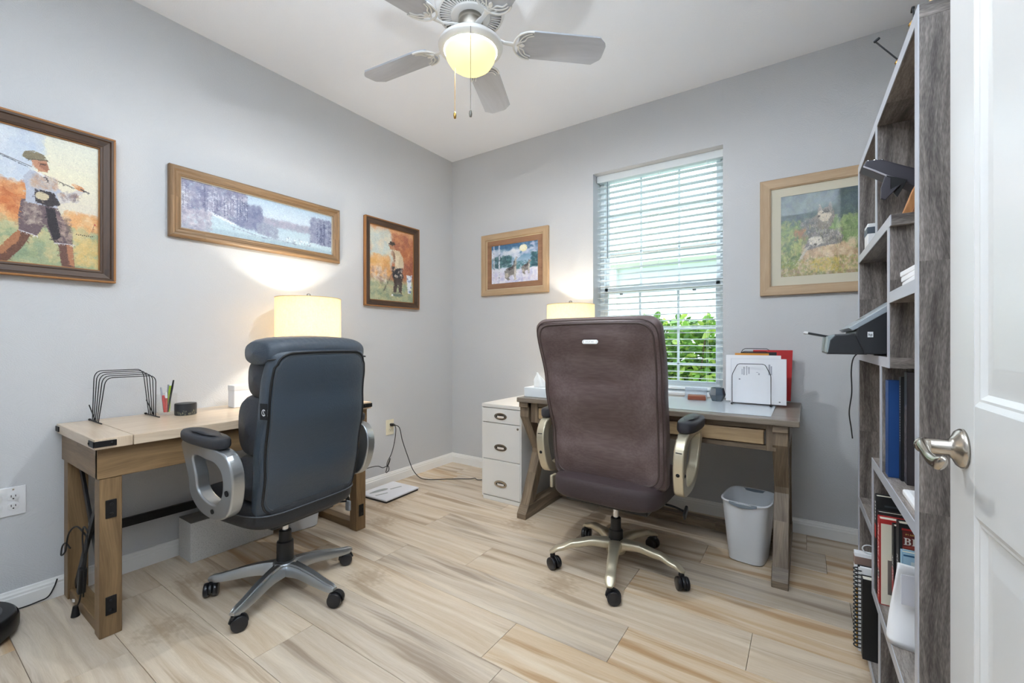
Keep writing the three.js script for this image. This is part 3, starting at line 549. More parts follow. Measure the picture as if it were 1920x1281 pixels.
// soft cushion: superellipse rings stacked along y, pillowed
function cushion(a, b, y0, y1, e = 4, rows = 14, n = 48, puff = 0.02) {
  const rings = [];
  for (let i = 0; i <= rows; i++) { const k = i / rows, s = Math.pow(Math.max(0, 1 - Math.pow(Math.abs(2 * k - 1), 3.2)), 1 / 3.2), ins = puff * 2.2 * (1 - s); rings.push(sring(Math.max(0.01, a - ins), Math.max(0.01, b - ins), e, lerp(y0, y1, k), 0, 0, n)); }
  rings.unshift(sring(a * 0.4, b * 0.4, e, y0 - 0.001, 0, 0, n)); rings.push(sring(a * 0.6, b * 0.6, e, y1 + puff * 0.35, 0, 0, n));
  return loft(rings);
}
function caster(parent, mat, R0, yTop, rot) {
  const r = 0.029, c = mesh('caster', at(cyl(0.0055, 0.0055, yTop - 0.045, 12), 0, (yTop + 0.045) / 2, 0), M.blackMetal, parent, R0, [0, rot, 0]);
  const wheelG = lathe([[0, -0.0105], [r * 0.72, -0.0105], [r * 0.93, -0.008], [r, -0.003], [r, 0.004], [r * 0.96, 0.0095], [0, 0.0095]], 28).rotateZ(Math.PI / 2);
  for (const s of [-1, 1]) mesh('wheel', wheelG, mat, c, [s * 0.0165, r, 0.014]);
  const hood = new THREE.Shape(); hood.absarc(0.014, r, r * 1.07, -0.1, Math.PI * 0.93, false); hood.lineTo(0.014 - r * 0.35, r * 0.75); hood.closePath();
  mesh('hood', extrude(hood, 0.007, 0.003, 2).rotateY(-Math.PI / 2).translate(0.0035, 0, 0), M.blackPlastic, c);
  mesh('collar', at(cyl(0.011, 0.013, 0.014, 18), 0, yTop - 0.012, 0), M.blackPlastic, c);
}
function armLoop(outer, inner, width, mat) {
  const s = smoothShape(outer, 90), h = new THREE.Path(smoothShape(inner, 80).getPoints());
  s.holes.push(h);
  return extrude(s, width, 0.007, 4).translate(0, 0, -width / 2).rotateY(-Math.PI / 2); // shape x -> z, extruded along x
}

// ---------------- right chair: dark brown leather, champagne frame
{
  const mott = dataTex(512, 512, (() => { const n = N2(91), m = N2(92); return (u, v) => { const k = fbm(n, u * 5, v * 5, 4), g = fbm(m, u * 70, v * 70, 2); return mixc([116, 101, 101], [80, 62, 60], clamp(0.5 + 0.7 * k + 0.25 * g)); }; })());
  const leather = phys({ map: mott, roughness: 0.36, bumpMap: leatherBump, bumpScale: 0.0012, clearcoat: 0.15, clearcoatRoughness: 0.45 });
  leatherBump.repeat.set(3, 3);
  const seam = std({ color: 0x4a3c39, roughness: 0.5 });
  const c = thing('office_chair', 'dark brown leather executive chair with champagne arms facing the window', 'chair', [1.919, 0, 0.962], R(-1.5));
  const S = { y0: 0.436, y1: 1.207, w: [[0, 0.276], [0.25, 0.281], [0.55, 0.29], [0.85, 0.297], [1, 0.294]], t: [[0, 0.055], [0.3, 0.062], [1, 0.05]], z: [[0, 0.085], [0.25, 0.098], [0.6, 0.16], [1, 0.245]], e: 4 };
  mesh('backrest', backLoft({ ...S, corner: 0.055 }), leather, c);
  mesh('back_piping', tube(seamPts(S, 0.03, 1.172, 0.468, 0.05), 0.0042, 220, true, 8), seam, c);
  mesh('back_piping', tube(seamPts(S, 0.012, 1.188, 0.452, 0.055), 0.003, 220, true, 8), seam, c);
  // front pillow seen above and beside the back
  const F = { y0: 0.5, y1: 1.2, w: [[0, 0.235], [0.5, 0.25], [1, 0.255]], t: [[0, 0.05], [0.35, 0.06], [1, 0.045]], z: [[0, 0.005], [0.3, 0.012], [0.6, 0.075], [1, 0.165]] };
  mesh('front_cushion', backLoft({ ...F, corner: 0.07, e: 3.5 }), leather, c);
  const badge = mesh('badge', extrude((() => { const s = new THREE.Shape(); s.absarc(-0.028, 0, 0.0085, Math.PI / 2, Math.PI * 1.5, false); s.absarc(0.028, 0, 0.0085, -Math.PI / 2, Math.PI / 2, false); return s; })(), 0.002, 0.0008, 2), std({ color: 0xe6e6e4, roughness: 0.25, metalness: 0.3 }), c, [0.0, 1.098, 0.288], [R(-12), 0, 0]);
  const bt = canvasTex(256, 64, (g, w, h) => { g.fillStyle = '#e6e6e4'; g.fillRect(0, 0, w, h); g.fillStyle = '#3c3c3c'; for (const [x, w2] of [[34, 10], [50, 5], [62, 14], [82, 8], [152, 12], [170, 6], [182, 14], [204, 8]]) g.fillRect(x, 26, w2, 13); g.lineWidth = 8; g.strokeStyle = '#2c2c2c'; g.beginPath(); g.moveTo(104, 46); g.lineTo(132, 18); g.stroke(); });
  mesh('emblem', at(new THREE.PlaneGeometry(0.056, 0.012), 0, 0, 0.0032), std({ map: bt, roughness: 0.3 }), badge);
  // seat
  const seat = mesh('seat', at(cushion(0.262, 0.27, 0.362, 0.472, 5, 16, 56, 0.03), 0, 0, -0.045), phys({ color: 0x3f3234, roughness: 0.5, bumpMap: leatherBump, bumpScale: 0.0012 }), c);
  mesh('seat_pan', bx(-0.2, 0.2, 0.332, 0.365, -0.24, 0.14, 'x', 0.01), M.blackPlastic, seat);
  mesh('bracket', bx(-0.03, 0.03, 0.4, 0.6, 0.125, 0.14, 'y', 0.004), M.blackPlastic, c);
  for (const s of [-1]) { const x = s * 0.262; mesh('seat_bracket', at(RB(0.016, 0.06, 0.05, 0.006, 2), x, 0.415, 0.15), M.champagne, c); }
  // arms
  const outer = [[0.15, 0.64], [0.11, 0.695], [0.02, 0.71], [-0.13, 0.71], [-0.165, 0.695], [-0.165, 0.66], [-0.14, 0.56], [-0.125, 0.51], [-0.06, 0.455], [0.04, 0.44], [0.11, 0.455], [0.145, 0.53]];
  const inner = [[0.11, 0.635], [0.07, 0.678], [-0.01, 0.688], [-0.118, 0.688], [-0.138, 0.668], [-0.116, 0.565], [-0.1, 0.525], [-0.04, 0.48], [0.045, 0.466], [0.088, 0.49], [0.11, 0.56]];
  for (const s of [-1, 1]) {
    const a = mesh('armrest', armLoop(outer, inner, 0.03, M.champagne), M.champagne, c, [s * 0.305, 0, 0.0], [0, 0, s * -0.05]);
    mesh('arm_pad', at(cushion(0.044, 0.145, 0, 0.055, 2.6, 12, 40, 0.014), 0, 0.706, -0.035), phys({ color: 0x35343a, roughness: 0.4, bumpMap: leatherBump, bumpScale: 0.0008 }), a);
    mesh('bolt', at(new THREE.SphereGeometry(0.008, 12, 8).scale(0.5, 1, 1), s * 0.022, 0.54, 0.125), M.blackMetal, a); mesh('bolt', at(new THREE.SphereGeometry(0.008, 12, 8).scale(1, 1, 0.5), 0, 0.545, 0.156), M.blackMetal, a);
    mesh('arm_inlay', at(RB(0.034, 0.055, 0.012, 0.005, 2), 0, 0.615, 0.152), M.blackPlastic, a, [0, 0, 0], [0.0, 0, 0]);
  }
  mesh('lever', merge([tube([[0.1, 0.35, -0.02], [0.27, 0.352, -0.01], [0.315, 0.345, 0.0]], 0.005, 16, false, 8)]), M.blackMetal, c);
  mesh('lever_paddle', at(RB(0.012, 0.03, 0.06, 0.005, 2).rotateX(0.5), 0.325, 0.34, 0.0), M.blackPlastic, c);
  // base
  const lift = mesh('gas_lift', at(cyl(0.0135, 0.0135, 0.14, 20), 0, 0.29, 0), M.chrome, c);
  mesh('lift_cover', lathe([[0, 0.245], [0.022, 0.245], [0.0245, 0.242], [0.025, 0.19], [0.03, 0.188], [0.034, 0.184], [0.035, 0.115], [0, 0.115]], 32), M.blackPlastic, lift);
  const base = mesh('star_base', lathe([[0, 0.135], [0.042, 0.135], [0.048, 0.128], [0.05, 0.1], [0.045, 0.08], [0, 0.08]], 32), M.champagne, c);
  const rings = []; for (let i = 0; i <= 22; i++) { const k = i / 22, r = lerp(0.03, 0.322, k), y = pw([[0, 0.122], [0.3, 0.128], [0.6, 0.118], [0.85, 0.096], [1, 0.076]], k), hw = pw([[0, 0.032], [0.4, 0.024], [0.75, 0.022], [0.93, 0.023], [1, 0.012]], k), hh = pw([[0, 0.024], [0.5, 0.018], [0.9, 0.012], [1, 0.006]], k), ring = []; for (let j = 0; j < 20; j++) { const a = (j / 20) * 6.2832, cc = Math.cos(a), ss = Math.sin(a); ring.push(V(r, y + Math.sign(ss) * Math.abs(ss) ** 0.75 * hh, -Math.sign(cc) * Math.abs(cc) ** 0.75 * hw)); } rings.push(ring); }
  const legG = loft(rings);
  for (let k = 0; k < 5; k++) { const a = R(1.5 - 2 - 72 * k); const l = mesh('base_leg', legG, M.champagne, base, [0, 0, 0], [0, a, 0]); const p = V(0.308, 0, 0).applyAxisAngle(V(0, 1, 0), a); caster(c, M.wheel, [p.x, 0, p.z], 0.078, [0.6, 2.2, 1.2, 3.4, 4.4][k]); }
}

// ---------------- left chair: black leather, silver frame
{
  const leather = phys({ color: 0x3a4551, roughness: 0.3, bumpMap: leatherBump, bumpScale: 0.0014, clearcoat: 0.2, clearcoatRoughness: 0.4 });
  const side = phys({ color: 0x35373d, roughness: 0.42, bumpMap: leatherBump, bumpScale: 0.0014 });
  const seam = std({ color: 0x101216, roughness: 0.5 }), stitch = std({ color: 0x4c5056, roughness: 0.6 });
  const LT = 96;
  const c = thing('office_chair', 'black leather executive chair with silver arms at the tan desk', 'chair', [0.757, 0, 1.957], R(LT));
  const S = { y0: 0.405, y1: 1.075, w: [[0, 0.232], [0.2, 0.236], [0.5, 0.243], [0.8, 0.238], [1, 0.222]], t: [[0, 0.05], [0.3, 0.06], [0.8, 0.05], [1, 0.045]], z: [[0, 0.145], [0.3, 0.17], [0.65, 0.205], [1, 0.232]], e: 3.3 };
  mesh('backrest', backLoft({ ...S, corner: 0.05 }), leather, c);
  mesh('back_piping', tube(seamPts(S, 0.014, 1.052, 0.425, 0.05), 0.0048, 220, true, 8), seam, c);
  mesh('back_stitching', tube(seamPts(S, 0.024, 1.044, 0.435, 0.05), 0.0016, 220, true, 6), stitch, c);
  // head pillow wrapping over the top
  const pil = []; for (let i = 0; i <= 40; i++) { const k = i / 40 * 2 - 1, x = k * 0.247, f = Math.pow(Math.max(0, 1 - Math.abs(k) ** 7), 1 / 4), ring = []; for (let j = 0; j < 32; j++) { const a = (j / 32) * 6.2832, cc = Math.cos(a), ss = Math.sin(a), wr = 1 + 0.02 * Math.sin(i * 2.7 + j * 0.9) * Math.sin(j * 0.5); const py = 1.068 - 0.014 * k * k + Math.sign(ss) * Math.abs(ss) ** 0.8 * 0.056 * f * wr, pz = 0.165 + Math.sign(cc) * Math.abs(cc) ** 0.8 * 0.095 * f; ring.push(V(x, py, pz)); } pil.push(ring); }
  const head = mesh('headrest', loft(pil), leather, c);
  const arcs = []; for (let i = 0; i <= 30; i++) { const k = i / 30 * 2 - 1; arcs.push(V(k * 0.238, 1.044 - 0.012 * k * k - 0.002, 0.2615 - 0.02 * Math.abs(k) ** 8)); }
  mesh('head_seam', tube(arcs, 0.0035, 60, false, 6), seam, head);
  // front cushions: three pillows stepping forward, seen from the side
  const pillow = (yc, zc, hy, hz, w) => { const rr = []; for (let i = 0; i <= 30; i++) { const k = i / 30 * 2 - 1, f = Math.pow(Math.max(0, 1 - Math.abs(k) ** 9), 1 / 4), ring = []; for (let j = 0; j < 28; j++) { const a = (j / 28) * 6.2832, cc = Math.cos(a), ss = Math.sin(a); ring.push(V(k * w, yc + Math.sign(ss) * Math.abs(ss) ** 0.7 * hy * f, zc + Math.sign(cc) * Math.abs(cc) ** 0.85 * hz * f)); } rr.push(ring); } return loft(rr); };
  mesh('front_cushion', pillow(0.955, 0.135, 0.085, 0.07, 0.226), side, c); mesh('front_cushion', pillow(0.765, 0.098, 0.13, 0.085, 0.236), side, c); mesh('front_cushion', pillow(0.555, 0.075, 0.1, 0.09, 0.232), side, c);
  // side gusset
  const tg = canvasTex(96, 128, (g, w, h) => { g.fillStyle = '#101317'; g.fillRect(0, 0, w, h); g.strokeStyle = '#e4e6e8'; g.lineWidth = 7; g.beginPath(); g.arc(48, 72, 24, 0.6, 5.6); g.stroke(); g.beginPath(); g.moveTo(58, 50); g.quadraticCurveTo(36, 62, 50, 74); g.quadraticCurveTo(62, 86, 42, 96); g.stroke(); });
  mesh('tag', at(RB(0.0015, 0.06, 0.036, 0.0004, 1), 0, 0, 0), [0, 1, 2, 3, 4, 5].map(() => std({ map: tg, roughness: 0.7 }))[0], c, [-0.2535, 0.84, 0.245], [0, 0.15, 0.0]);
  // seat
  const seat = mesh('seat', at(cushion(0.248, 0.262, 0.358, 0.468, 5, 16, 56, 0.035), 0, 0, -0.055), phys({ color: 0x26282d, roughness: 0.45, bumpMap: leatherBump, bumpScale: 0.0014 }), c);
  mesh('seat_piping', tube(sring(0.252, 0.266, 5, 0.425, 0, -0.055, 60), 0.003, 160, true, 8), stitch, seat);
  mesh('seat_pan', bx(-0.15, 0.15, 0.335, 0.362, -0.22, 0.14, 'x', 0.01), M.blackPlastic, seat);
  const outer = [[0.16, 0.62], [0.13, 0.67], [0.04, 0.69], [-0.11, 0.705], [-0.155, 0.695], [-0.148, 0.655], [-0.122, 0.57], [-0.115, 0.5], [-0.06, 0.448], [0.04, 0.43], [0.12, 0.46], [0.158, 0.54]];
  const inner = [[0.108, 0.61], [0.07, 0.645], [0.0, 0.656], [-0.07, 0.664], [-0.092, 0.648], [-0.076, 0.57], [-0.07, 0.52], [-0.025, 0.487], [0.045, 0.476], [0.085, 0.5], [0.11, 0.55]];
  for (const s of [-1, 1]) {
    const a = mesh('armrest', armLoop(outer, inner, 0.034, M.silver), M.silver, c, [s * 0.282, 0.012, 0.03], [0, 0, s * -0.06]);
    mesh('arm_pad', at(cushion(0.043, 0.14, 0, 0.045, 2.6, 12, 40, 0.014).rotateX(0.06), 0, 0.698, -0.035), side, a);
    mesh('bolt', at(cyl(0.011, 0.011, 0.006, 18).rotateZ(Math.PI / 2), s * 0.024, 0.54, 0.132), M.blackMetal, a); mesh('bolt', at(cyl(0.009, 0.009, 0.006, 18).rotateZ(Math.PI / 2), s * 0.024, 0.455, 0.03), M.blackMetal, a);
  }
  mesh('lever', tube([[0.08, 0.325, 0.02], [0.2, 0.325, 0.06], [0.265, 0.315, 0.085]], 0.005, 16, false, 8), M.blackMetal, c);
  mesh('lever_paddle', at(RB(0.014, 0.05, 0.03, 0.006, 2), 0.272, 0.292, 0.09), M.greyPlastic, c);
  const lift = mesh('gas_lift', at(cyl(0.0135, 0.0135, 0.12, 20), 0, 0.27, 0), M.chrome, c);
  mesh('lift_cover', lathe([[0, 0.26], [0.0225, 0.26], [0.025, 0.257], [0.0255, 0.215], [0.031, 0.213], [0.034, 0.209], [0.035, 0.12], [0, 0.12]], 32), M.blackPlastic, lift);
  const base = mesh('star_base', lathe([[0, 0.13], [0.04, 0.13], [0.05, 0.118], [0.053, 0.09], [0.046, 0.072], [0, 0.072]], 32), M.silver, c);
  // ridged straight leg
  const rings = []; for (let i = 0; i <= 16; i++) { const k = i / 16, r = lerp(0.03, 0.308, k), y = pw([[0, 0.098], [0.2, 0.098], [1, 0.07]], k), hw = pw([[0, 0.034], [0.3, 0.026], [0.9, 0.02], [1, 0.011]], k), hh = pw([[0, 0.024], [0.5, 0.019], [0.95, 0.013], [1, 0.006]], k); rings.push([[1, -1], [1, 0.25], [0.72, 0.9], [0.42, 0.72], [0.3, 1], [0, 1.06], [-0.3, 1], [-0.42, 0.72], [-0.72, 0.9], [-1, 0.25], [-1, -1], [-0.5, -1], [0, -1], [0.5, -1]].map(([a, b]) => V(r, y + b * hh, -a * hw))); }
  const legG = toCreasedNormals(loft(rings.map((r) => r.slice().reverse())), 0.7);
  for (let k = 0; k < 5; k++) { const a = R(-LT + 8 - 72 * k); mesh('base_leg', legG, M.silver, base, [0, 0, 0], [0, a, 0]); const p = V(0.296, 0, 0).applyAxisAngle(V(0, 1, 0), a); caster(c, M.wheel, [p.x, 0, p.z], 0.064, [0.4, 1.2, 5.6, 2.9, 4.0][k]); }
}

// ================================================================== framed pictures
// brush pass: strokes that pick up the colour of the drawing below them
function brush(g, w, h, seed, n, len, wid, jit = 14, dir = null) {
  const W = g.canvas.width, Hh = g.canvas.height, r = rng(seed), d = g.getImageData(0, 0, W, Hh).data;
  g.save(); g.setTransform(1, 0, 0, 1, 0, 0); g.lineCap = 'round'; n *= 2;
  for (let i = 0; i < n; i++) {
    const x = r() * W, y = r() * Hh, k = ((y | 0) * W + (x | 0)) * 4, a = dir === null ? r() * 3.14 : dir + (r() - 0.5) * 0.9, l = len * (0.4 + r()), j = (r() - 0.5) * 2 * jit;
    g.strokeStyle = `rgba(${clamp(d[k] + j, 0, 255) | 0},${clamp(d[k + 1] + j, 0, 255) | 0},${clamp(d[k + 2] + j * 0.8, 0, 255) | 0},0.75)`;
    g.lineWidth = wid * (0.5 + r()); g.beginPath(); g.moveTo(x, y); g.lineTo(x + Math.cos(a) * l, y + Math.sin(a) * l); g.stroke();
  }
  g.restore();
}
function paint(g, seed, n) { brush(g, 0, 0, seed, n * 0.35, 17, 6, 9); brush(g, 0, 0, seed + 500, n, 11, 3.2, 17); brush(g, 0, 0, seed + 900, n, 6, 1.8, 24); }
const poly = (g, c, pts) => { g.fillStyle = c; g.beginPath(); pts.forEach(([x, y], i) => (i ? g.lineTo(x, y) : g.moveTo(x, y))); g.closePath(); g.fill(); };
const blob = (g, c, x, y, rx, ry, rot = 0) => { g.fillStyle = c; g.beginPath(); g.ellipse(x, y, rx, ry, rot, 0, 6.2832); g.fill(); };
const stroke = (g, c, lw, pts) => { g.strokeStyle = c; g.lineWidth = lw; g.lineCap = 'round'; g.lineJoin = 'round'; g.beginPath(); pts.forEach(([x, y], i) => (i ? g.lineTo(x, y) : g.moveTo(x, y))); g.stroke(); };
function vgrad(g, w, h, stops) { const q = g.createLinearGradient(0, 0, 0, h); stops.forEach(([t, c]) => q.addColorStop(t, c)); g.fillStyle = q; g.fillRect(0, 0, w, h); }
function dabs(g, seed, n, x0, y0, x1, y1, cols, r0, r1) { const r = rng(seed), soft = r1 > 9; if (soft) { n *= 3; g.globalAlpha = 0.34; } for (let i = 0; i < n; i++) blob(g, cols[(r() * cols.length) | 0], lerp(x0, x1, r()), lerp(y0, y1, r()), lerp(r0, r1, r()), lerp(r0, r1, r()) * 0.7, r() * 3); g.globalAlpha = 1; }
// fur: fine strokes over the greyish parts of a box
function fur(g, seed, n, x0, y0, x1, y1, len) { const t = g.getTransform(), W = g.canvas.width, d = g.getImageData(0, 0, W, g.canvas.height).data, r = rng(seed); for (let i = 0; i < n; i++) { const x = lerp(x0, x1, r()), y = lerp(y0, y1, r()), k = (((y * t.d) | 0) * W + ((x * t.a) | 0)) * 4, s = Math.max(d[k], d[k + 1], d[k + 2]) - Math.min(d[k], d[k + 1], d[k + 2]); if (s > 34 || d[k + 2] > d[k] + 6) continue; const a = 1.2 + (r() - 0.5) * 1.4; stroke(g, ['rgba(238,230,216,.55)', 'rgba(52,50,52,.5)', 'rgba(150,142,132,.5)', 'rgba(120,100,84,.45)'][(r() * 4) | 0], 1.3, [[x, y], [x + Math.cos(a) * len, y + Math.sin(a) * len]]); } }

const art = (w, h, W, Hh, draw) => canvasTex(W, Hh, (g) => { g.scale(W / w, Hh / h); draw(g, w, h); });
function golferSwing(g, w, h) { // w x h = 420 x 580; the figure stands right of the middle
  vgrad(g, w, h, [[0, '#dfe0d2'], [0.3, '#e9e2c8'], [0.55, '#e0d6c4'], [0.75, '#b9b489'], [1, '#8f9a76']]);
  dabs(g, 1, 60, 0, 0, 200, 260, ['#c9d2de', '#d5dae2', '#bfcbdc'], 20, 60);
  dabs(g, 2, 120, 0, 240, 190, 400, ['#d98a4f', '#c96f3a', '#e0a468', '#b9663c', '#e8b682'], 10, 34);
  dabs(g, 3, 70, 300, 330, 420, 420, ['#dfa066', '#e6b27c', '#d2955c', '#ead0a0'], 8, 26);
  dabs(g, 4, 90, 0, 400, 420, 580, ['#a9b28a', '#8ca07f', '#c4b98a', '#7b927e', '#d9c48e'], 10, 34);
  dabs(g, 5, 30, 330, 440, 420, 560, ['#e0c384', '#d8b470'], 8, 22);
  stroke(g, '#6f7480', 4, [[20, 110], [170, 160]]); stroke(g, '#7c7568', 4, [[225, 182], [330, 214]]);
  // legs
  poly(g, '#6b4636', [[158, 420], [110, 500], [60, 575], [110, 578], [160, 510], [190, 440]]); poly(g, '#a8704c', [[158, 420], [110, 490], [80, 540], [100, 545], [150, 480]]);
  poly(g, '#6b4a40', [[272, 470], [285, 575], [330, 575], [322, 470]]); poly(g, '#b07858', [[300, 470], [310, 560], [328, 570], [322, 470]]);
  // plus fours
  poly(g, '#6d5a5e', [[158, 300], [268, 305], [305, 400], [325, 472], [262, 474], [232, 395], [205, 452], [150, 440], [148, 370]]);
  dabs(g, 6, 40, 165, 310, 220, 400, ['#b9a796', '#8d7a76', '#d2c2ae', '#57484c'], 4, 14); dabs(g, 7, 40, 262, 350, 318, 460, ['#c9b39c', '#8b7270', '#4d4044', '#a98f86'], 4, 13);
  poly(g, '#2c262c', [[232, 320], [262, 320], [282, 440], [262, 470], [240, 400]]); stroke(g, '#d9d6d8', 3, [[150, 436], [205, 452]]); stroke(g, '#d9d6d8', 3, [[262, 472], [325, 470]]);
  // torso and arms
  poly(g, '#b9bcc8', [[186, 170], [236, 182], [285, 240], [270, 318], [170, 312], [172, 260], [162, 205]]); dabs(g, 8, 34, 185, 190, 270, 240, ['#d8c6b4', '#b88f74', '#9ba2b4', '#c7a58c'], 5, 16);
  poly(g, '#3b3438', [[198, 248], [260, 252], [282, 300], [240, 318], [200, 302]]); blob(g, '#cfc0a0', 222, 275, 22, 18); poly(g, '#cfc7c2', [[268, 250], [318, 236], [352, 208], [360, 226], [310, 282], [280, 296]]); dabs(g, 9, 16, 285, 240, 340, 275, ['#a8826a', '#e2dcd6', '#6d6066'], 5, 12);
  blob(g, '#c98a5c', 345, 208, 20, 11, 0.4); blob(g, '#e0b48a', 330, 200, 12, 7, 0.4); stroke(g, '#3a3436', 6, [[352, 212], [380, 222]]);
  poly(g, '#e8e6e4', [[192, 168], [222, 176], [240, 196], [226, 192]]); stroke(g, '#26242a', 4, [[232, 190], [242, 206]]);
  // head and cap
  poly(g, '#c28e70', [[186, 118], [236, 118], [244, 150], [238, 168], [212, 170], [192, 150]]); poly(g, '#a06c54', [[208, 132], [238, 128], [244, 150], [236, 164], [214, 150]]);
  poly(g, '#857a62', [[160, 122], [166, 98], [196, 86], [228, 96], [240, 118], [206, 122], [180, 132]]); stroke(g, '#5a5144', 3, [[172, 128], [240, 117]]); stroke(g, '#3a2a26', 3, [[216, 138], [234, 136]]);
  stroke(g, '#8a5a40', 2, [[392, 392], [400, 360]]); poly(g, '#c45a48', [[398, 360], [408, 364], [398, 370]]);
  paint(g, 21, 5200);
  stroke(g, '#7e7c80', 3.2, [[16, 108], [188, 158]]); g.fillStyle = '#4a3c30'; for (let i = 0; i < 9; i++) g.fillRect(334 + i * 7, 418 + (i % 2) * 2, 4, 4);
}
function golferPutt(g, w, h) { // 300 x 400
  vgrad(g, w, h, [[0, '#d9a070'], [0.3, '#d8a888'], [0.55, '#c98a62'], [0.75, '#a99a7c'], [1, '#b9b48e']]);
  dabs(g, 31, 60, 0, 20, 150, 200, ['#c9d4d0', '#dbe0d6', '#b4c6c4', '#e8dcc4'], 14, 40); dabs(g, 32, 90, 160, 30, 300, 270, ['#a2583c', '#8e4c3e', '#c07a50', '#b56a4c', '#d79a68'], 10, 34);
  dabs(g, 33, 50, 0, 160, 130, 260, ['#e2a860', '#dba068', '#efc48c'], 10, 30); dabs(g, 34, 70, 0, 290, 300, 400, ['#b7bd98', '#8a9c86', '#d0c898', '#7f9480'], 10, 30);
  dabs(g, 35, 30, 20, 220, 110, 300, ['#e6ddd0', '#8c6a64', '#c9a894', '#f0ece4'], 6, 14);
  poly(g, '#4a3a34', [[160, 250], [222, 250], [214, 345], [196, 346], [190, 290], [176, 346], [158, 344]]); poly(g, '#2f2a2c', [[150, 205], [215, 200], [228, 262], [152, 268]]); dabs(g, 36, 18, 160, 215, 215, 262, ['#8a7d78', '#57484a', '#c2b6aa'], 3, 9);
  poly(g, '#d8c6a8', [[150, 110], [200, 112], [226, 150], [230, 205], [168, 212], [164, 150]]); poly(g, '#9c7c68', [[150, 112], [168, 130], [172, 180], [160, 170]]); poly(g, '#e8d8bc', [[170, 140], [196, 140], [190, 205], [172, 212]]);
  stroke(g, '#c9a88c', 8, [[178, 205], [160, 225]]); stroke(g, '#57504c', 3, [[162, 222], [92, 345]]); blob(g, '#c08a68', 146, 96, 15, 17); poly(g, '#4a4038', [[128, 88], [136, 70], [160, 70], [172, 84], [150, 90]]);
  blob(g, '#f4f4f0', 150, 362, 8, 7); blob(g, '#6f7f78', 185, 358, 40, 8); poly(g, '#e9edf2', [[250, 240], [288, 240], [278, 345], [258, 345]]); dabs(g, 37, 14, 250, 240, 285, 340, ['#6a86b4', '#dfe4ec', '#8aa0c4'], 4, 9);
  paint(g, 38, 4200);
  blob(g, '#f6f6f2', 150, 362, 6, 5);
}
function winter(g, w, h) { // 900 x 250
  vgrad(g, w, h, [[0, '#b9cfe2'], [0.35, '#cfdde8'], [0.5, '#c3cfdd'], [0.55, '#b4cbd6'], [0.8, '#b9cbd8'], [1, '#a9bccc']]);
  dabs(g, 41, 90, 420, 110, 780, 135, ['#a5a9bc', '#b4b0c0', '#979db2'], 8, 22);
  dabs(g, 42, 420, 0, 0, 330, 170, ['#7d7f9a', '#8f8fa8', '#a7a4b8', '#6d7190', '#b7b4c4'], 4, 20); dabs(g, 43, 160, 280, 60, 420, 180, ['#7f86a2', '#8f95ae', '#6f7896'], 6, 22); dabs(g, 44, 90, 400, 140, 520, 205, ['#8a92aa', '#9aa2b6'], 5, 14);
  dabs(g, 45, 300, 740, 40, 900, 200, ['#7f86a4', '#9aa0b8', '#6f7694', '#a9abc0'], 4, 17);
  const r = rng(46); for (let i = 0; i < 40; i++) { const x = r() * 340; stroke(g, r() < 0.5 ? '#d5d8e2' : '#5d6280', 1.5 + r() * 2, [[x, 10 + r() * 40], [x + (r() - 0.5) * 12, 120 + r() * 50]]); } for (let i = 0; i < 14; i++) { const x = 770 + r() * 130; stroke(g, '#4f5676', 2 + r() * 2, [[x, 40 + r() * 30], [x + (r() - 0.5) * 8, 190 + r() * 30]]); }
  poly(g, '#bcd0da', [[130, 140], [330, 190], [520, 215], [740, 190], [900, 200], [900, 250], [0, 250], [0, 190]]); poly(g, '#e4edf2', [[130, 130], [260, 168], [300, 180], [250, 176], [140, 148]]); stroke(g, '#8f97ae', 3, [[250, 190], [420, 216], [560, 214], [640, 222]]);
  dabs(g, 47, 120, 0, 140, 150, 250, ['#a39fb2', '#c2bcc8', '#8a88a2', '#d5cfd6'], 5, 16); dabs(g, 48, 60, 560, 190, 760, 215, ['#dfe8ee', '#98a4b8', '#c8d6de'], 3, 8);
  paint(g, 49, 7000);
}
function wolfBody(g, x, y, s, up, f) { // sitting howler, or standing one
  const P = (pts) => pts.map(([a, b]) => [x + a * s * f, y + b * s]);
  poly(g, '#8a8684', P([[-70, 60], [-76, 10], [-50, -20], [0, -34], [30, -70], [44, -60], [52, -10], [44, 60], [46, 120], [30, 120], [24, 60], [-16, 60], [-30, 90], [-14, 118], [-44, 118], [-62, 96]]));
  poly(g, '#d9d2c8', P([[30, -30], [48, -40], [50, 20], [40, 60], [44, 118], [32, 118], [28, 50]])); poly(g, '#c9bfb2', P([[-66, 40], [-40, 30], [-30, 70], [-50, 96], [-66, 70]])); poly(g, '#4f4c50', P([[-50, -20], [0, -34], [26, -60], [20, -10], [-20, 10]]));
  if (up) { poly(g, '#b9b2aa', P([[22, -60], [34, -110], [46, -140], [54, -136], [52, -104], [52, -56]])); poly(g, '#5a565a', P([[22, -62], [20, -92], [34, -104], [34, -70]])); blob(g, '#242226', x + 50 * s * f, y - 140 * s, 4 * s, 4 * s); }
  else { poly(g, '#9a9490', P([[20, -60], [36, -92], [60, -96], [80, -84], [60, -66], [50, -44]])); poly(g, '#5a565a', P([[30, -88], [30, -112], [44, -92]])); blob(g, '#242226', x + 80 * s * f, y - 86 * s, 4 * s, 4 * s); }
}
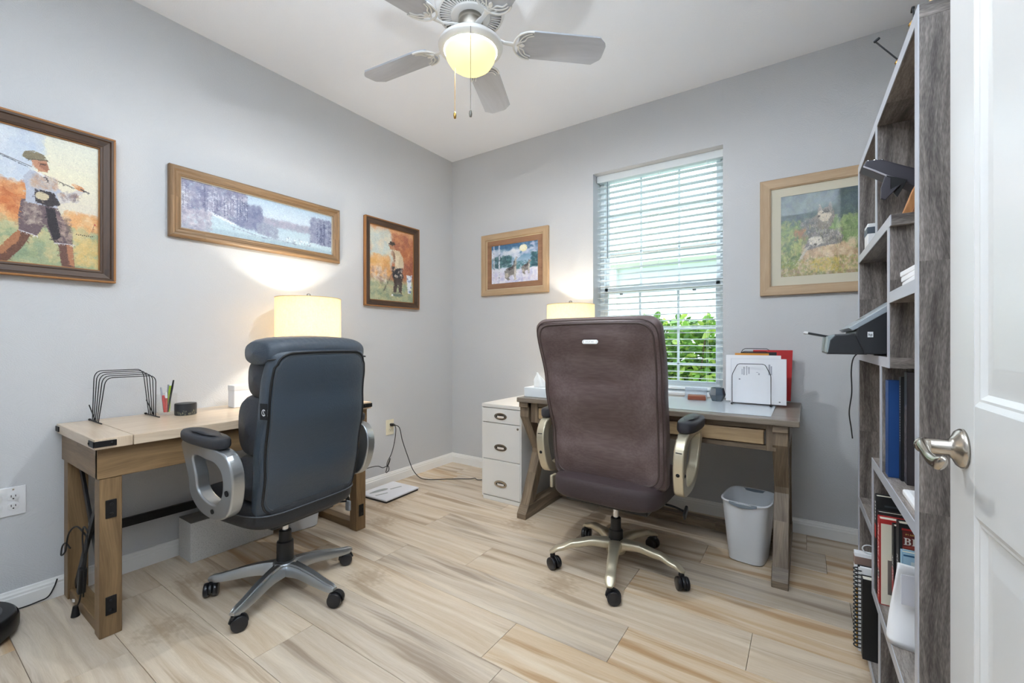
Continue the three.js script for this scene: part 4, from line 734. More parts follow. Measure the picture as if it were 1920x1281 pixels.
function wolvesMoon(g, w, h) { // 460 x 430
  vgrad(g, w, h, [[0, '#3f6e96'], [0.25, '#5a8ab0'], [0.4, '#8fb2cc'], [0.58, '#b9cfe0'], [0.62, '#e3e6f2'], [1, '#dcdcee']]);
  dabs(g, 51, 50, 0, 60, 280, 150, ['#dfe4f0', '#c3cfe2', '#eef0f6'], 14, 36); dabs(g, 52, 26, 300, 10, 460, 130, ['#cdd3e6', '#b9bfdc', '#dfe2ee'], 12, 30); dabs(g, 53, 18, 150, 0, 420, 60, ['#2f5f88', '#47789e'], 12, 30);
  blob(g, '#f3ecc4', 320, 62, 38, 38); blob(g, '#faf6dc', 312, 56, 26, 26);
  dabs(g, 54, 90, 20, 130, 200, 250, ['#2e5a66', '#3f6f74', '#24495a', '#5a8a86'], 6, 22); dabs(g, 55, 60, 400, 120, 460, 270, ['#24505e', '#2f6a6c', '#1f4456'], 6, 20); dabs(g, 56, 40, 250, 200, 400, 280, ['#2f6a72', '#4a8588', '#386f7c'], 6, 16);
  poly(g, '#e9e9f6', [[0, 310], [160, 330], [300, 290], [460, 280], [460, 430], [0, 430]]); dabs(g, 57, 60, 0, 310, 460, 430, ['#c9cbe6', '#f4f4fa', '#b4b8dc', '#e4dce8'], 8, 26);
  wolfBody(g, 205, 285, 0.95, true, 1); wolfBody(g, 350, 262, 0.68, false, 0.9);
  for (const [x0, x1, lw] of [[82, 88, 12], [26, 36, 9]]) { stroke(g, '#dfe3ee', lw, [[x0, 0], [x1 - 8, 430]]); const r = rng(58 + lw); for (let i = 0; i < 26; i++) { const y = r() * 430; stroke(g, '#4a5268', 2, [[x0 - lw / 2, y], [x0 + r() * 5, y + 1]]); } }
  paint(g, 59, 4600); fur(g, 591, 900, 120, 130, 420, 410, 8);
}
function wolvesRock(g, w, h) { // 480 x 470
  vgrad(g, w, h, [[0, '#44545a'], [0.3, '#566660'], [0.5, '#7b8a62'], [0.75, '#a89a72'], [1, '#a89078']]);
  dabs(g, 61, 140, 0, 0, 480, 170, ['#3c4c54', '#55666a', '#4a5a50', '#66766e'], 8, 34); dabs(g, 62, 170, 300, 150, 480, 330, ['#7f9a5c', '#9ab074', '#647f4c', '#b9c088'], 5, 20); dabs(g, 63, 150, 0, 150, 130, 420, ['#5f7a4a', '#8aa05c', '#a9b468', '#48603e', '#c0bc70'], 5, 20);
  poly(g, '#cdb696', [[110, 420], [170, 290], [330, 250], [440, 330], [480, 380], [480, 450], [130, 450]]); dabs(g, 64, 90, 150, 290, 460, 430, ['#e2cda8', '#b9987a', '#d7b890', '#a88468', '#e6d6b8'], 8, 28);
  // wolf behind, looking left
  poly(g, '#8f8678', [[150, 190], [230, 130], [250, 70], [262, 100], [300, 92], [312, 62], [326, 100], [340, 150], [320, 200], [250, 240], [170, 240]]); poly(g, '#d5c8b2', [[236, 120], [262, 104], [300, 104], [322, 140], [300, 168], [262, 172], [240, 148]]); poly(g, '#5f5a54', [[258, 104], [300, 100], [310, 122], [280, 126]]); blob(g, '#26221f', 244, 140, 7, 6); blob(g, '#2a2622', 268, 124, 4, 3); blob(g, '#2a2622', 296, 120, 4, 3);
  dabs(g, 65, 40, 140, 150, 240, 240, ['#55585c', '#7b7672', '#a39a8c'], 6, 18); dabs(g, 66, 16, 95, 200, 160, 260, ['#b4704c', '#9a6a4c', '#c48a62'], 6, 14);
  // wolf in front, head on paws
  poly(g, '#8a8580', [[170, 270], [230, 210], [330, 220], [390, 260], [370, 300], [240, 310], [150, 330]]); poly(g, '#e0d8ca', [[180, 262], [210, 250], [260, 256], [268, 290], [226, 306], [186, 292]]); blob(g, '#201d1c', 222, 296, 8, 6); blob(g, '#3a3430', 204, 272, 4, 3); blob(g, '#3a3430', 244, 272, 4, 3); poly(g, '#6a6460', [[178, 256], [186, 226], [206, 250]]); poly(g, '#6a6460', [[244, 250], [262, 226], [270, 258]]); poly(g, '#c9c0b0', [[160, 310], [190, 300], [120, 390], [92, 410]]);
  dabs(g, 67, 40, 270, 220, 380, 290, ['#5c5a58', '#a29a8c', '#77726c', '#d0c6b4'], 6, 16); dabs(g, 68, 200, 0, 370, 480, 470, ['#8a9a58', '#c4b468', '#687a44', '#e0d8c0', '#a89a5a'], 3, 12); dabs(g, 69, 50, 200, 370, 360, 450, ['#c9b050', '#d8c470'], 4, 12);
  paint(g, 70, 6600); fur(g, 701, 1600, 130, 60, 400, 330, 9);
  const r = rng(71); for (let i = 0; i < 160; i++) { const x = r() * 480, y = 180 + r() * 280; stroke(g, ['rgba(190,200,120,.6)', 'rgba(70,90,50,.6)', 'rgba(220,210,160,.5)'][i % 3], 1.6, [[x, y], [x + (r() - 0.5) * 18, y - 14 - r() * 18]]); }
}
// rails: mitred extruded boards with a stepped or bevelled section
function picture(name, label, wall, a0, a1, y0, y1, fw, depth, mats, art, { mat = 0, matMat, profile, glass = true, gap = 0.002 } = {}) {
  // local frame: x across, y up, z out of the wall
  const w = a1 - a0, h = y1 - y0, p = thing(name, label, 'picture', wall === 'left' ? [gap, y0, a1] : [a0, y0, gap], wall === 'left' ? Math.PI / 2 : 0, 'framed pictures on the grey walls');
  const rail = (len) => { // section in (inwards, out) swept along len with mitred ends
    const rings = profile.map(([i, o]) => [i * fw, o * depth]);
    const pos = []; const n = rings.length, idx = [];
    for (const e of [0, 1]) rings.forEach(([i, o]) => pos.push(e ? len - i : i, i, o));
    for (let k = 0; k < n; k++) { const b = (k + 1) % n; idx.push(k, n + k, n + b, k, n + b, b); }
    for (let k = 1; k < n - 1; k++) { idx.push(0, k, k + 1, n, n + k + 1, n + k); }
    let g = new THREE.BufferGeometry(); g.setAttribute('position', new THREE.Float32BufferAttribute(pos, 3)); g.setIndex(idx.reverse()); g = g.toNonIndexed(); g.computeVertexNormals(); g.setAttribute('uv', new THREE.Float32BufferAttribute(new Float32Array(g.attributes.position.count * 2), 2)); return uvm(g, 'x');
  };
  const rw = rail(w), rh = rail(h);
  const put = (g, x, y, rz) => { mats.length > 1 ? 0 : 0; mesh('frame_rail', g, mats[0], p, [x, y, 0], [0, 0, rz]); };
  put(rw, 0, 0, 0); put(rw, w, h, Math.PI); put(rh, w, 0, Math.PI / 2); put(rh, 0, h, -Math.PI / 2);
  if (mats[1]) { // inner fillet
    const f = fw - 0.002, t = 0.007, z0 = depth * 0.42, fl = mats[1];
    for (const g of [bx(f, w - f, f, f + t, z0 - 0.006, z0), bx(f, w - f, h - f - t, h - f, z0 - 0.006, z0), bx(f, f + t, f + t, h - f - t, z0 - 0.006, z0, 'y'), bx(w - f - t, w - f, f + t, h - f - t, z0 - 0.006, z0, 'y')]) mesh('fillet', g, fl, p);
  }
  const iw = w - 2 * fw, ih = h - 2 * fw;
  mesh('backing', at(B(iw + 0.01, ih + 0.01, 0.003), w / 2, h / 2, 0.004), std({ color: 0x8a7a66, roughness: 0.9 }), p);
  if (mat) {
    const s = shape([[fw, fw], [w - fw, fw], [w - fw, h - fw], [fw, h - fw]]); s.holes.push(new THREE.Path([[fw + mat, fw + mat], [fw + mat, h - fw - mat], [w - fw - mat, h - fw - mat], [w - fw - mat, fw + mat]].map(([x, y]) => new THREE.Vector2(x, y))));
    mesh('mat_board', extrude(s, 0.003, 0).translate(0, 0, 0.006), matMat, p);
  }
  mesh('artwork', at(new THREE.PlaneGeometry(iw - 2 * mat + 0.004, ih - 2 * mat + 0.004), w / 2, h / 2, 0.0062), std({ map: art, roughness: 0.6 }), p);
  if (glass) mesh('glazing', at(new THREE.PlaneGeometry(iw, ih), w / 2, h / 2, depth * 0.42 - 0.004), phys({ color: 0xffffff, roughness: 0.03, transmission: 1, thickness: 0, ior: 1.42 }), p).castShadow = false;
  return p;
}
{
  const dk = std({ map: grain(401, [96, 70, 50], [56, 40, 30], { su: 0.8, sv: 0.2, fine: 200 }), roughness: 0.45 }), gold = std({ color: 0x9c6a38, roughness: 0.4 }), oak = std({ map: grain(403, [164, 132, 98], [116, 90, 62], { su: 0.9, sv: 0.3, fine: 200, along: 2 }), roughness: 0.45 }), pine = std({ map: grain(405, [196, 170, 138], [168, 140, 108], { su: 0.9, sv: 0.3, fine: 160, along: 2, contrast: 0.8 }), roughness: 0.5 }), cream = std({ color: 0xd9cba8, roughness: 0.6 }), matBrown = std({ map: grain(407, [166, 126, 98], [136, 100, 76], { su: 0.6, sv: 0.6, fine: 60 }), roughness: 0.8 }), matCream = std({ color: 0xcfc9b6, roughness: 0.85 });
  const ogee = [[0, 0], [0, 0.8], [0.1, 1], [0.28, 1], [0.36, 0.78], [0.8, 0.6], [0.86, 0.7], [1, 0.62], [1, 0]], flat = [[0, 0], [0, 0.85], [0.06, 1], [0.9, 0.88], [0.94, 0.7], [1, 0.7], [1, 0]], cove = [[0, 0], [0, 0.7], [0.08, 0.85], [0.22, 1], [0.4, 0.95], [0.55, 0.7], [0.8, 0.62], [0.88, 0.72], [1, 0.66], [1, 0]];
  const big = picture('framed_painting', 'golfer in flat cap swinging in a dark frame cut off at left', 'left', 2.358, 2.84, 1.371, 2.032, 0.05, 0.032, [dk, gold], art(420, 580, 840, 1240, golferSwing), { profile: ogee, glass: false });
  // gilt outer bead
  for (const [x0, x1, y0, y1] of [[-0.002, 0.484, -0.002, 0.007], [-0.002, 0.484, 0.654, 0.663], [-0.002, 0.007, 0.007, 0.654], [0.475, 0.484, 0.007, 0.654]]) mesh('gilt_bead', bx(x0, x1, y0, y1, 0.004, 0.034, 'x', 0.003), gold, big);
  picture('framed_painting', 'wide winter lake landscape in an oak frame above the tan desk', 'left', 1.18, 2.15, 1.636, 2.002, 0.05, 0.034, [oak, std({ color: 0xb9b2a4, roughness: 0.5 })], art(900, 250, 1440, 470, winter), { profile: cove });
  const pu = picture('framed_painting', 'small golfer putting in a dark brown frame near the corner', 'left', 0.441, 0.971, 1.366, 2.024, 0.046, 0.03, [dk, gold], art(300, 400, 620, 820, golferPutt), { profile: ogee });
  for (const [x0, x1, y0, y1] of [[-0.002, 0.532, -0.002, 0.006], [-0.002, 0.532, 0.652, 0.66], [-0.002, 0.006, 0.006, 0.652], [0.524, 0.532, 0.006, 0.652]]) mesh('gilt_bead', bx(x0, x1, y0, y1, 0.004, 0.032, 'x', 0.003), gold, pu);
  picture('framed_print', 'two wolves howling under a full moon in a light wood frame', 'back', 0.356, 1.016, 1.49, 2.011, 0.05, 0.028, [pine, cream], art(460, 430, 820, 720, wolvesMoon), { profile: flat, mat: 0.05, matMat: matBrown });
  picture('framed_print', 'two grey wolves resting on rocks in a pale wood frame right of the window', 'back', 2.46, 3.03, 1.37, 2.05, 0.056, 0.026, [pine], art(480, 470, 820, 1010, wolvesRock), { profile: flat, mat: 0.05, matMat: matCream });
}

// ================================================================== things on the tan desk
const dY = 0.7455;
{
  const s = thing('file_sorter', 'black wire file sorter standing empty on the tan desk', 'file sorter', [0.13, dY, 2.345]);
  for (let i = 0; i < 5; i++) { const f = -0.06 + i * 0.022, t = -0.09 + i * 0.04; mesh('wire_loop', wire([[f, 0.004, 0.1], [t, 0.2 - 0.005 * i, 0.088], [t, 0.222 - 0.006 * i, 0.075], [t, 0.222 - 0.006 * i, -0.075], [t, 0.2 - 0.005 * i, -0.088], [f, 0.004, -0.1]], 0.0018, 0.02), M.blackMetal, s); }
  for (const z of [-0.1, 0.1]) { mesh('base_rod', wire([[-0.1, 0.004, z], [0.075, 0.004, z]], 0.0028, 0.01), M.blackMetal, s); mesh('rubber_foot', at(cyl(0.005, 0.005, 0.012, 10).rotateZ(Math.PI / 2), -0.1, 0.005, z), M.blackPlastic, s); mesh('end_rod', wire([[-0.1, 0.07, z + Math.sign(z) * 0.002], [0.0, 0.006, z + Math.sign(z) * 0.002]], 0.0022, 0.01), M.blackMetal, s); }
}
{
  const cup = thing('pencil_cup', 'clear plastic pencil cup full of pens on the tan desk', 'pencil cup', [0.105, dY, 2.185]);
  mesh('cup', lathe([[0, 0.001], [0.038, 0.001], [0.039, 0.006], [0.042, 0.1], [0.0405, 0.1], [0.0375, 0.008], [0, 0.008]], 32), phys({ color: 0xffffff, roughness: 0.03, transmission: 0.97, thickness: 0, ior: 1.4 }), cup);
  const pens = [['black ballpoint pen leaning to the right in the pencil cup', 0x1d1d20, 0.16, 0.38, -0.5, 0.0, 0.012], ['lime green highlighter in the pencil cup', 0xa9c83a, 0.13, 0.2, 0.0, 0.008, 0.004], ['red marker low in the pencil cup', 0xd0332e, 0.085, -0.22, 0.4, -0.012, 0.004], ['silver pen leaning left in the pencil cup', 0xa8acb6, 0.125, -0.3, 0.2, -0.014, -0.008], ['grey pencil in the pencil cup', 0x84868e, 0.135, 0.12, 0.5, 0.01, -0.012], ['white capped pen in the pencil cup', 0xdfe3e8, 0.14, 0.2, 0.2, 0.016, 0.0], ['red and white striped pen in the pencil cup', 0xc8524c, 0.1, -0.12, -0.3, -0.004, 0.012]];
  pens.forEach(([label, col, len, tz, tx, px, pz], i) => {
    const p = thing(i === 1 || i === 2 ? 'marker' : 'pen', label, 'pen', [0.105 + pz * 0.6, dY + 0.0095, 2.185 - px * 0.6], 0, 'pens in the pencil cup');
    p.rotation.set(tx * 0.12, 0, 0); p.rotation.x = -tz * 0.35; p.rotation.z = tx * 0.15;
    const r = i === 1 || i === 2 ? 0.0065 : 0.0042;
    mesh('barrel', at(cyl(r, r, len * 0.7, 12), 0, len * 0.37, 0), std({ color: col, roughness: 0.4 }), p); mesh('tip', at(cyl(r, 0.0012, len * 0.05, 12), 0, 0.001 + len * 0.02, 0), M.nickel, p); mesh('cap', at(cyl(r * 0.8, r * 1.12, len * 0.28, 12), 0, len * 0.85, 0), std({ color: i === 6 ? 0xe8e8e8 : col, roughness: 0.35 }), p);
  });
}
{
  const b = thing('candle_tin', 'small round dark tin on the tan desk beside the pencil cup', 'tin', [0.185, dY, 2.135]);
  const t = canvasTex(256, 64, (g, w, h) => { g.fillStyle = '#2a2c31'; g.fillRect(0, 0, w, h); dabs(g, 81, 260, 0, 34, w, 64, ['#55574f', '#6a6a58', '#3c4040', '#8a886c'], 1, 4); g.fillStyle = '#1b1c20'; g.fillRect(0, 0, w, 12); });
  mesh('tin', lathe([[0.043, 0], [0.0445, 0.003], [0.0445, 0.05], [0.0425, 0.053]], 40), std({ map: t, roughness: 0.4 }), b); mesh('tin_bottom', at(cyl(0.0435, 0.0435, 0.003, 32), 0, 0.002, 0), M.blackPlastic, b);
  mesh('lid', at(cyl(0.043, 0.044, 0.004, 32), 0, 0.053, 0), M.blackPlastic, b);
}
{
  const b = thing('card_box', 'small white box on the tan desk behind the black chair', 'box', [0.13, dY, 1.865]);
  mesh('box_body', at(RB(0.07, 0.1, 0.09, 0.004), 0, 0.05, 0), M.paper, b); mesh('box_lid', at(RB(0.073, 0.03, 0.093, 0.004), 0, 0.105, 0), M.whitePlastic, b);
}
// ================================================================== things on the trestle desk
const eY = 0.7505;
{
  const t = thing('tissue_box', 'white tissue box with a tissue pulled up on the trestle desk', 'tissue box', [1.315, eY, 0.61]);
  mesh('box', at(RB(0.225, 0.06, 0.115, 0.004), 0, 0.03, 0), std({ color: 0xdfe4e8, roughness: 0.6 }), t);
  const slot = new THREE.Shape(); slot.absellipse(0, 0, 0.07, 0.022, 0, 6.2832); mesh('slot', extrude(slot, 0.001, 0).rotateX(-Math.PI / 2).translate(0, 0.0602, 0), std({ color: 0xb9c2c8, roughness: 0.7 }), t);
  const rings = []; for (let i = 0; i <= 12; i++) { const k = i / 12, ring = []; for (let j = 0; j < 36; j++) { const a = (j / 36) * 6.2832, f = 1 + 0.35 * Math.sin(a * 5 + k * 2) * (0.3 + k * 0.4); const r = pw([[0, 0.036], [0.35, 0.03], [1, 0.004]], k); ring.push(V(Math.cos(a) * r * f * 1.25 - 0.03 * k - 0.02, 0.058 + k * 0.095, Math.sin(a) * r * f * 0.6)); } rings.push(ring); }
  mesh('tissue', loft(rings), phys({ color: 0xf3f5f6, roughness: 0.9, transmission: 0.3, thickness: 0 }), t);
}
{
  const mat = tag(mesh('desk_mat', bx(1.5, 2.553, eY, eY + 0.002, 0.15, 0.66, 'x', 0.0008), std({ color: 0xc9d2da, roughness: 0.22 }), null), 'pale grey glossy desk mat on the trestle desk', 'desk mat');
  const y = eY + 0.0022;
  const w = thing('leather_case', 'small reddish brown leather case on the grey desk mat', 'case', [2.145, y, 0.225], 0.2);
  mesh('case_body', at(RB(0.1, 0.02, 0.07, 0.004), 0, 0.0102, 0), std({ color: 0x8a4a34, roughness: 0.5 }), w); mesh('case_lid', at(RB(0.098, 0.006, 0.068, 0.003), 0, 0.0233, 0), std({ color: 0x9c5c42, roughness: 0.5 }), w);
  const ac = thing('card_stand', 'clear acrylic card stand behind the leather case', 'stand', [2.12, y, 0.12]);
  mesh('panel', at(RB(0.13, 0.06, 0.003, 0.001), 0, 0.0305, 0).rotateX(-0.12), phys({ color: 0xe8eef4, roughness: 0.08, transmission: 0.75, thickness: 0 }), ac); mesh('foot', at(RB(0.13, 0.003, 0.04, 0.001), 0, 0.002, 0.01), phys({ color: 0xe8eef4, roughness: 0.08, transmission: 0.75, thickness: 0 }), ac);
  // faceted tealight holder
  const tl = thing('tealight_holder', 'faceted dark blue grey candle holder beside the leather case', 'candle holder', [2.255, y, 0.215]);
  const fg = lathe([[0, 0.0], [0.03, 0.0], [0.046, 0.036], [0.036, 0.076], [0.031, 0.076], [0.038, 0.04], [0.028, 0.008], [0, 0.008]], 7).toNonIndexed(); fg.computeVertexNormals();
  mesh('holder', fg, phys({ color: 0x55626e, roughness: 0.15, clearcoat: 0.5 }), tl); mesh('candle', at(cyl(0.024, 0.022, 0.04, 24), 0, 0.03, 0), std({ color: 0xe9e6dc, roughness: 0.6 }), tl);
  // wire sorter with papers
  const s = thing('file_sorter', 'black wire file sorter holding papers on the trestle desk', 'file sorter', [2.44, y, 0.2]);
  for (let i = 0; i < 6; i++) { const z = 0.115 - i * 0.052, hgt = 0.225 + i * 0.016; mesh('wire_loop', wire([[-0.093, 0.006, z], [-0.093, hgt - 0.06, z], [-0.065, hgt, z], [0.065, hgt, z], [0.093, hgt - 0.06, z], [0.093, 0.006, z]], 0.0019, 0.012), M.blackMetal, s); }
  for (const x of [-0.093, 0.093]) { mesh('base_rod', wire([[x, 0.004, 0.125], [x, 0.004, -0.155]], 0.003, 0.01), M.blackMetal, s); mesh('rubber_foot', at(cyl(0.0055, 0.0055, 0.016, 10).rotateX(Math.PI / 2), x, 0.0055, 0.122), M.blackPlastic, s); }
  const sheetTex = (seed, marks) => canvasTex(256, 320, (g, w, h) => { g.fillStyle = '#ecedf1'; g.fillRect(0, 0, w, h); if (marks) { g.fillStyle = '#a9abb4'; for (const [x, yy, ww, hh] of [[60, 60, 6, 60], [74, 54, 4, 66], [84, 62, 5, 48], [52, 76, 4, 40], [176, 40, 8, 74], [186, 52, 6, 62], [120, 96, 10, 3], [130, 104, 6, 12]]) g.fillRect(x, yy, ww, hh); g.fillStyle = '#6c6e78'; g.beginPath(); g.arc(42, 150, 4, 0, 7); g.arc(226, 300, 4, 0, 7); g.fill(); } g.strokeStyle = '#d0d2da'; g.lineWidth = 2; g.strokeRect(1, 1, w - 2, h - 2); });
  const sheet = (name, label, cat, w, h, t, x, z, col, tex, tilt = 0) => { const o = tag(mesh(name, at(RB(w, h, t, 0.0005, 1), 0, h / 2, 0), std({ color: col, map: tex ?? null, roughness: 0.7 }), null, [2.44 + x, y + 0.0085, 0.2 + z], [tilt, 0, 0]), label, cat, 'papers in the wire sorter'); return o; };
  sheet('paper_stack', 'printed white papers in front slot of the wire sorter', 'papers', 0.265, 0.245, 0.012, 0.03, 0.088, 0xffffff, sheetTex(1, true), -0.04);
  sheet('white_folder', 'white folder behind the printed papers in the wire sorter', 'folder', 0.27, 0.262, 0.008, -0.0, 0.036, 0xf0f0f3, null, -0.04);
  sheet('orange_folder', 'orange folder edge showing in the wire sorter', 'folder', 0.17, 0.272, 0.005, -0.01, -0.016, 0xd9953c, null, -0.03);
  sheet('black_folder', 'black folder between the orange and the red folders', 'folder', 0.18, 0.278, 0.005, 0.02, -0.068, 0x2b2a2e, null, -0.02);
  const red = shape([[0, 0.02], [0.205, 0], [0.215, 0.288], [0.02, 0.288]]);
  tag(mesh('red_folder', extrude(red, 0.006, 0.0006, 1), std({ color: 0xc22a2c, roughness: 0.5 }), null, [2.41, y + 0.009, 0.076]), 'red folder standing at the back of the wire sorter', 'folder', 'papers in the wire sorter');
}

// ================================================================== things on the floor
function wasteBin(label, pos, turn, a, b, h, grips) {
  const m = std({ color: 0xdfe1e4, roughness: 0.35, side: THREE.DoubleSide }), t = thing('waste_bin', label, 'waste bin', pos, turn, 'white waste bins');
  const k = 0.76, rr = (s, y, o = 0) => sring((a - o) * s, (b - o) * s, 4.2, y, 0, 0, 48);
  mesh('bin_body', loft([rr(k * 0.9, 0.001), rr(k, 0.006), rr(lerp(k, 1, 0.5), h * 0.5), rr(1, h - 0.01), rr(1, h), rr(1, h, 0.003), rr(1, h - 0.01, 0.003), rr(lerp(k, 1, 0.5), h * 0.5, 0.003), rr(k, 0.012, 0.003), rr(k * 0.5, 0.011, 0.003)]), m, t);
  const rim = rr(1.012, h); mesh('rim', tube(rim, 0.0055, 140, true, 8), m, t);
  if (grips) for (const s of [-1, 1]) {
    const g = []; for (let i = 0; i <= 12; i++) { const u = i / 12 * 2 - 1, x = u * 0.06; g.push([x, -0.004]); } for (let i = 12; i >= 0; i--) { const u = i / 12 * 2 - 1; g.push([u * 0.06, -0.012 - 0.012 * Math.cos(u * 1.57)]); }
    mesh('grip', extrude(shape(g), 0.004, 0.002, 2).translate(0, 0, -0.002), std({ color: 0x7d8792, roughness: 0.5 }), t, [0, h + 0.006, s * (b + 0.002) + (s < 0 ? 0.003 : 0)], [s * -0.1, 0, 0]);
  }
  return t;
}
wasteBin('white plastic waste bin with grey grips beside the trestle desk leg', [2.445, 0, 0.475], R(-6), 0.108, 0.135, 0.305, true);
wasteBin('white plastic waste bin under the tan desk behind the black chair', [0.19, 0, 1.56], R(80), 0.115, 0.09, 0.3, false);
{
  const t = dataTex(256, 256, (() => { const n = N2(95), m = N2(96); return (u, v) => { const k = fbm(n, u * 120, v * 120, 2), s = fbm(m, u * 40, v * 40, 2) > 0.42 ? -28 : 0; const e = 218 + 14 * k + s; return [e, e - 1, e - 3]; }; })()); t.repeat.set(3, 3);
  const b = thing('concrete_block', 'pale speckled rectangular block lying under the tan desk', 'block', [0.092, 0, 1.905]);
  mesh('block', at(uvm(RB(0.148, 0.198, 0.405, 0.004, 2), 'z'), 0, 0.099, 0), std({ map: t, roughness: 0.95, bumpMap: leatherBump, bumpScale: 0.002 }), b);
  mesh('block_top', at(uvm(RB(0.146, 0.003, 0.403, 0.001, 1), 'z'), 0, 0.1985, 0), std({ color: 0x9d9c98, map: t, roughness: 0.98 }), b);
}
{
  const s = thing('floor_panel', 'thin white square device with grey leaf marks on the floor below outlet', 'device', [0.19, 0, 0.885], R(3));
  mesh('underside', at(RB(0.262, 0.012, 0.31, 0.004), 0, 0.006, 0), M.blackPlastic, s); mesh('top_plate', at(RB(0.27, 0.012, 0.32, 0.005, 3), 0, 0.018, 0), std({ color: 0xe6e7ee, roughness: 0.3 }), s);
  const leaf = smoothShape([[-0.075, 0], [-0.04, 0.018], [0.02, 0.026], [0.06, 0.018], [0.072, 0], [0.05, -0.014], [0, -0.014], [-0.05, -0.008]], 40), g = std({ color: 0x9ba0a2, roughness: 0.4 });
  mesh('mark', extrude(leaf, 0.0012, 0).rotateX(-Math.PI / 2).rotateY(1.35), g, s, [-0.05, 0.024, 0.055]); for (const [x, z, r] of [[0.015, 0.09, 1.25], [0.0, -0.06, 1.3]]) mesh('mark', at(RB(0.09, 0.0012, 0.012, 0.0005, 1), 0, 0, 0), g, s, [x, 0.0246, z], [0, r, 0]);
}
{
  const r = thing('robot_vacuum', 'round black robot vacuum on the floor at the left edge', 'robot vacuum', [0.165, 0, 2.845]);
  mesh('body', lathe([[0, 0.006], [0.155, 0.008], [0.165, 0.018], [0.168, 0.05], [0.164, 0.078], [0.156, 0.086], [0, 0.086]], 64), std({ color: 0x17181a, roughness: 0.35 }), r);
  mesh('top_plate', at(lathe([[0, 0.004], [0.126, 0.004], [0.128, 0.002], [0.128, 0]], 64), 0, 0.086, 0), std({ color: 0x53565b, roughness: 0.4 }), r);
  mesh('bumper', lathe([[0.1685, 0.02], [0.172, 0.028], [0.172, 0.06], [0.1685, 0.07]], 64), M.blackPlastic, r); mesh('button', at(lathe([[0, 0.003], [0.018, 0.003], [0.02, 0]], 32), 0, 0.09, 0), M.greyPlastic, r);
  for (const s of [-1, 1]) mesh('wheel', at(cyl(0.03, 0.03, 0.02, 24).rotateZ(Math.PI / 2), s * 0.11, 0.03, 0), M.blackPlastic, r);
}
// wall outlets
function outlet(label, z, y, mat, w, plug, gang = 1) {
  const o = thing('wall_outlet', label, 'outlet', [0, y, z], Math.PI / 2);
  mesh('plate', at(RB(w, 0.117, 0.006, 0.003), 0, 0, 0.003), mat, o);
  const slot = std({ color: 0x25211e, roughness: 0.8 });
  for (let k = 0; k < gang; k++) { const cx = gang === 1 ? 0 : (k - 0.5) * 0.046; for (const s of [-1, 1]) { const sk = mesh('socket', at(lathe([[0, 0.003], [0.0165, 0.003], [0.0172, 0]], 28).rotateX(Math.PI / 2), cx, s * 0.0195, 0.006), mat, o); for (const [x, hh] of [[-0.006, 0.009], [0.006, 0.0075]]) mesh('slot', at(B(0.002, hh, 0.0012), cx + x, s * 0.0195 + 0.003, 0.0092), slot, sk); mesh('ground_hole', at(cyl(0.0025, 0.0025, 0.0012, 12).rotateX(Math.PI / 2), cx, s * 0.0195 - 0.008, 0.0092), slot, sk); } mesh('screw', at(cyl(0.003, 0.003, 0.002, 12).rotateX(Math.PI / 2), cx, gang === 1 ? 0 : 0.048, 0.006), M.nickel, o); }
  if (plug) { const p = mesh('plug', merge([at(RB(0.024, 0.022, 0.03, 0.005, 2), 0.004, 0.0195, 0.024), at(cyl(0.006, 0.009, 0.02, 14).rotateX(Math.PI / 2), 0.004, 0.0195, 0.046)]), M.blackPlastic, o); }
}
outlet('white double gang outlet on the wall left of the tan desk', 2.692, 0.448, M.whitePlastic, 0.118, false, 2);
outlet('ivory outlet with a black plug on the wall near the corner', 0.725, 0.434, std({ color: 0xe6dfc6, roughness: 0.4 }), 0.075, true);
// cords
tag(mesh('power_cord', merge([tube([[0.055, 0.455, 0.72], [0.075, 0.44, 0.70], [0.07, 0.33, 0.66], [0.06, 0.2, 0.60], [0.075, 0.06, 0.545], [0.12, 0.008, 0.52], [0.2, 0.006, 0.515], [0.3, 0.006, 0.44], [0.4, 0.006, 0.36], [0.47, 0.006, 0.315], [0.5, 0.01, 0.29], [0.53, 0.006, 0.3], [0.6, 0.006, 0.25], [0.76, 0.006, 0.18]], 0.0032, 220, false, 7)]), M.cord), 'black cord from the ivory outlet across the floor to the cabinet', 'cord');
tag(mesh('power_cord', merge([tube([[0.055, 0.452, 0.72], [0.07, 0.43, 0.725], [0.062, 0.33, 0.73], [0.055, 0.24, 0.755], [0.05, 0.18, 0.79], [0.06, 0.15, 0.80], [0.075, 0.19, 0.79], [0.065, 0.21, 0.775], [0.055, 0.16, 0.79], [0.06, 0.11, 0.81], [0.08, 0.13, 0.8], [0.07, 0.16, 0.8], [0.05, 0.15, 0.83], [0.045, 0.17, 0.87], [0.05, 0.18, 0.96], [0.06, 0.17, 1.05], [0.06, 0.15, 1.2], [0.05, 0.06, 1.28], [0.05, 0.006, 1.33]], 0.003, 300, false, 7)]), M.cord), 'knotted black cord from the ivory outlet towards the tan desk', 'cord');
tag(mesh('charger_cord', tube([[0.04, 0.03, 2.72], [0.03, 0.012, 2.66], [0.02, 0.01, 2.6], [0.03, 0.02, 2.575], [0.022, 0.05, 2.555], [0.019, 0.08, 2.545]], 0.0026, 90, false, 7), M.cord), 'thin black charger cord along the left baseboard', 'cord');
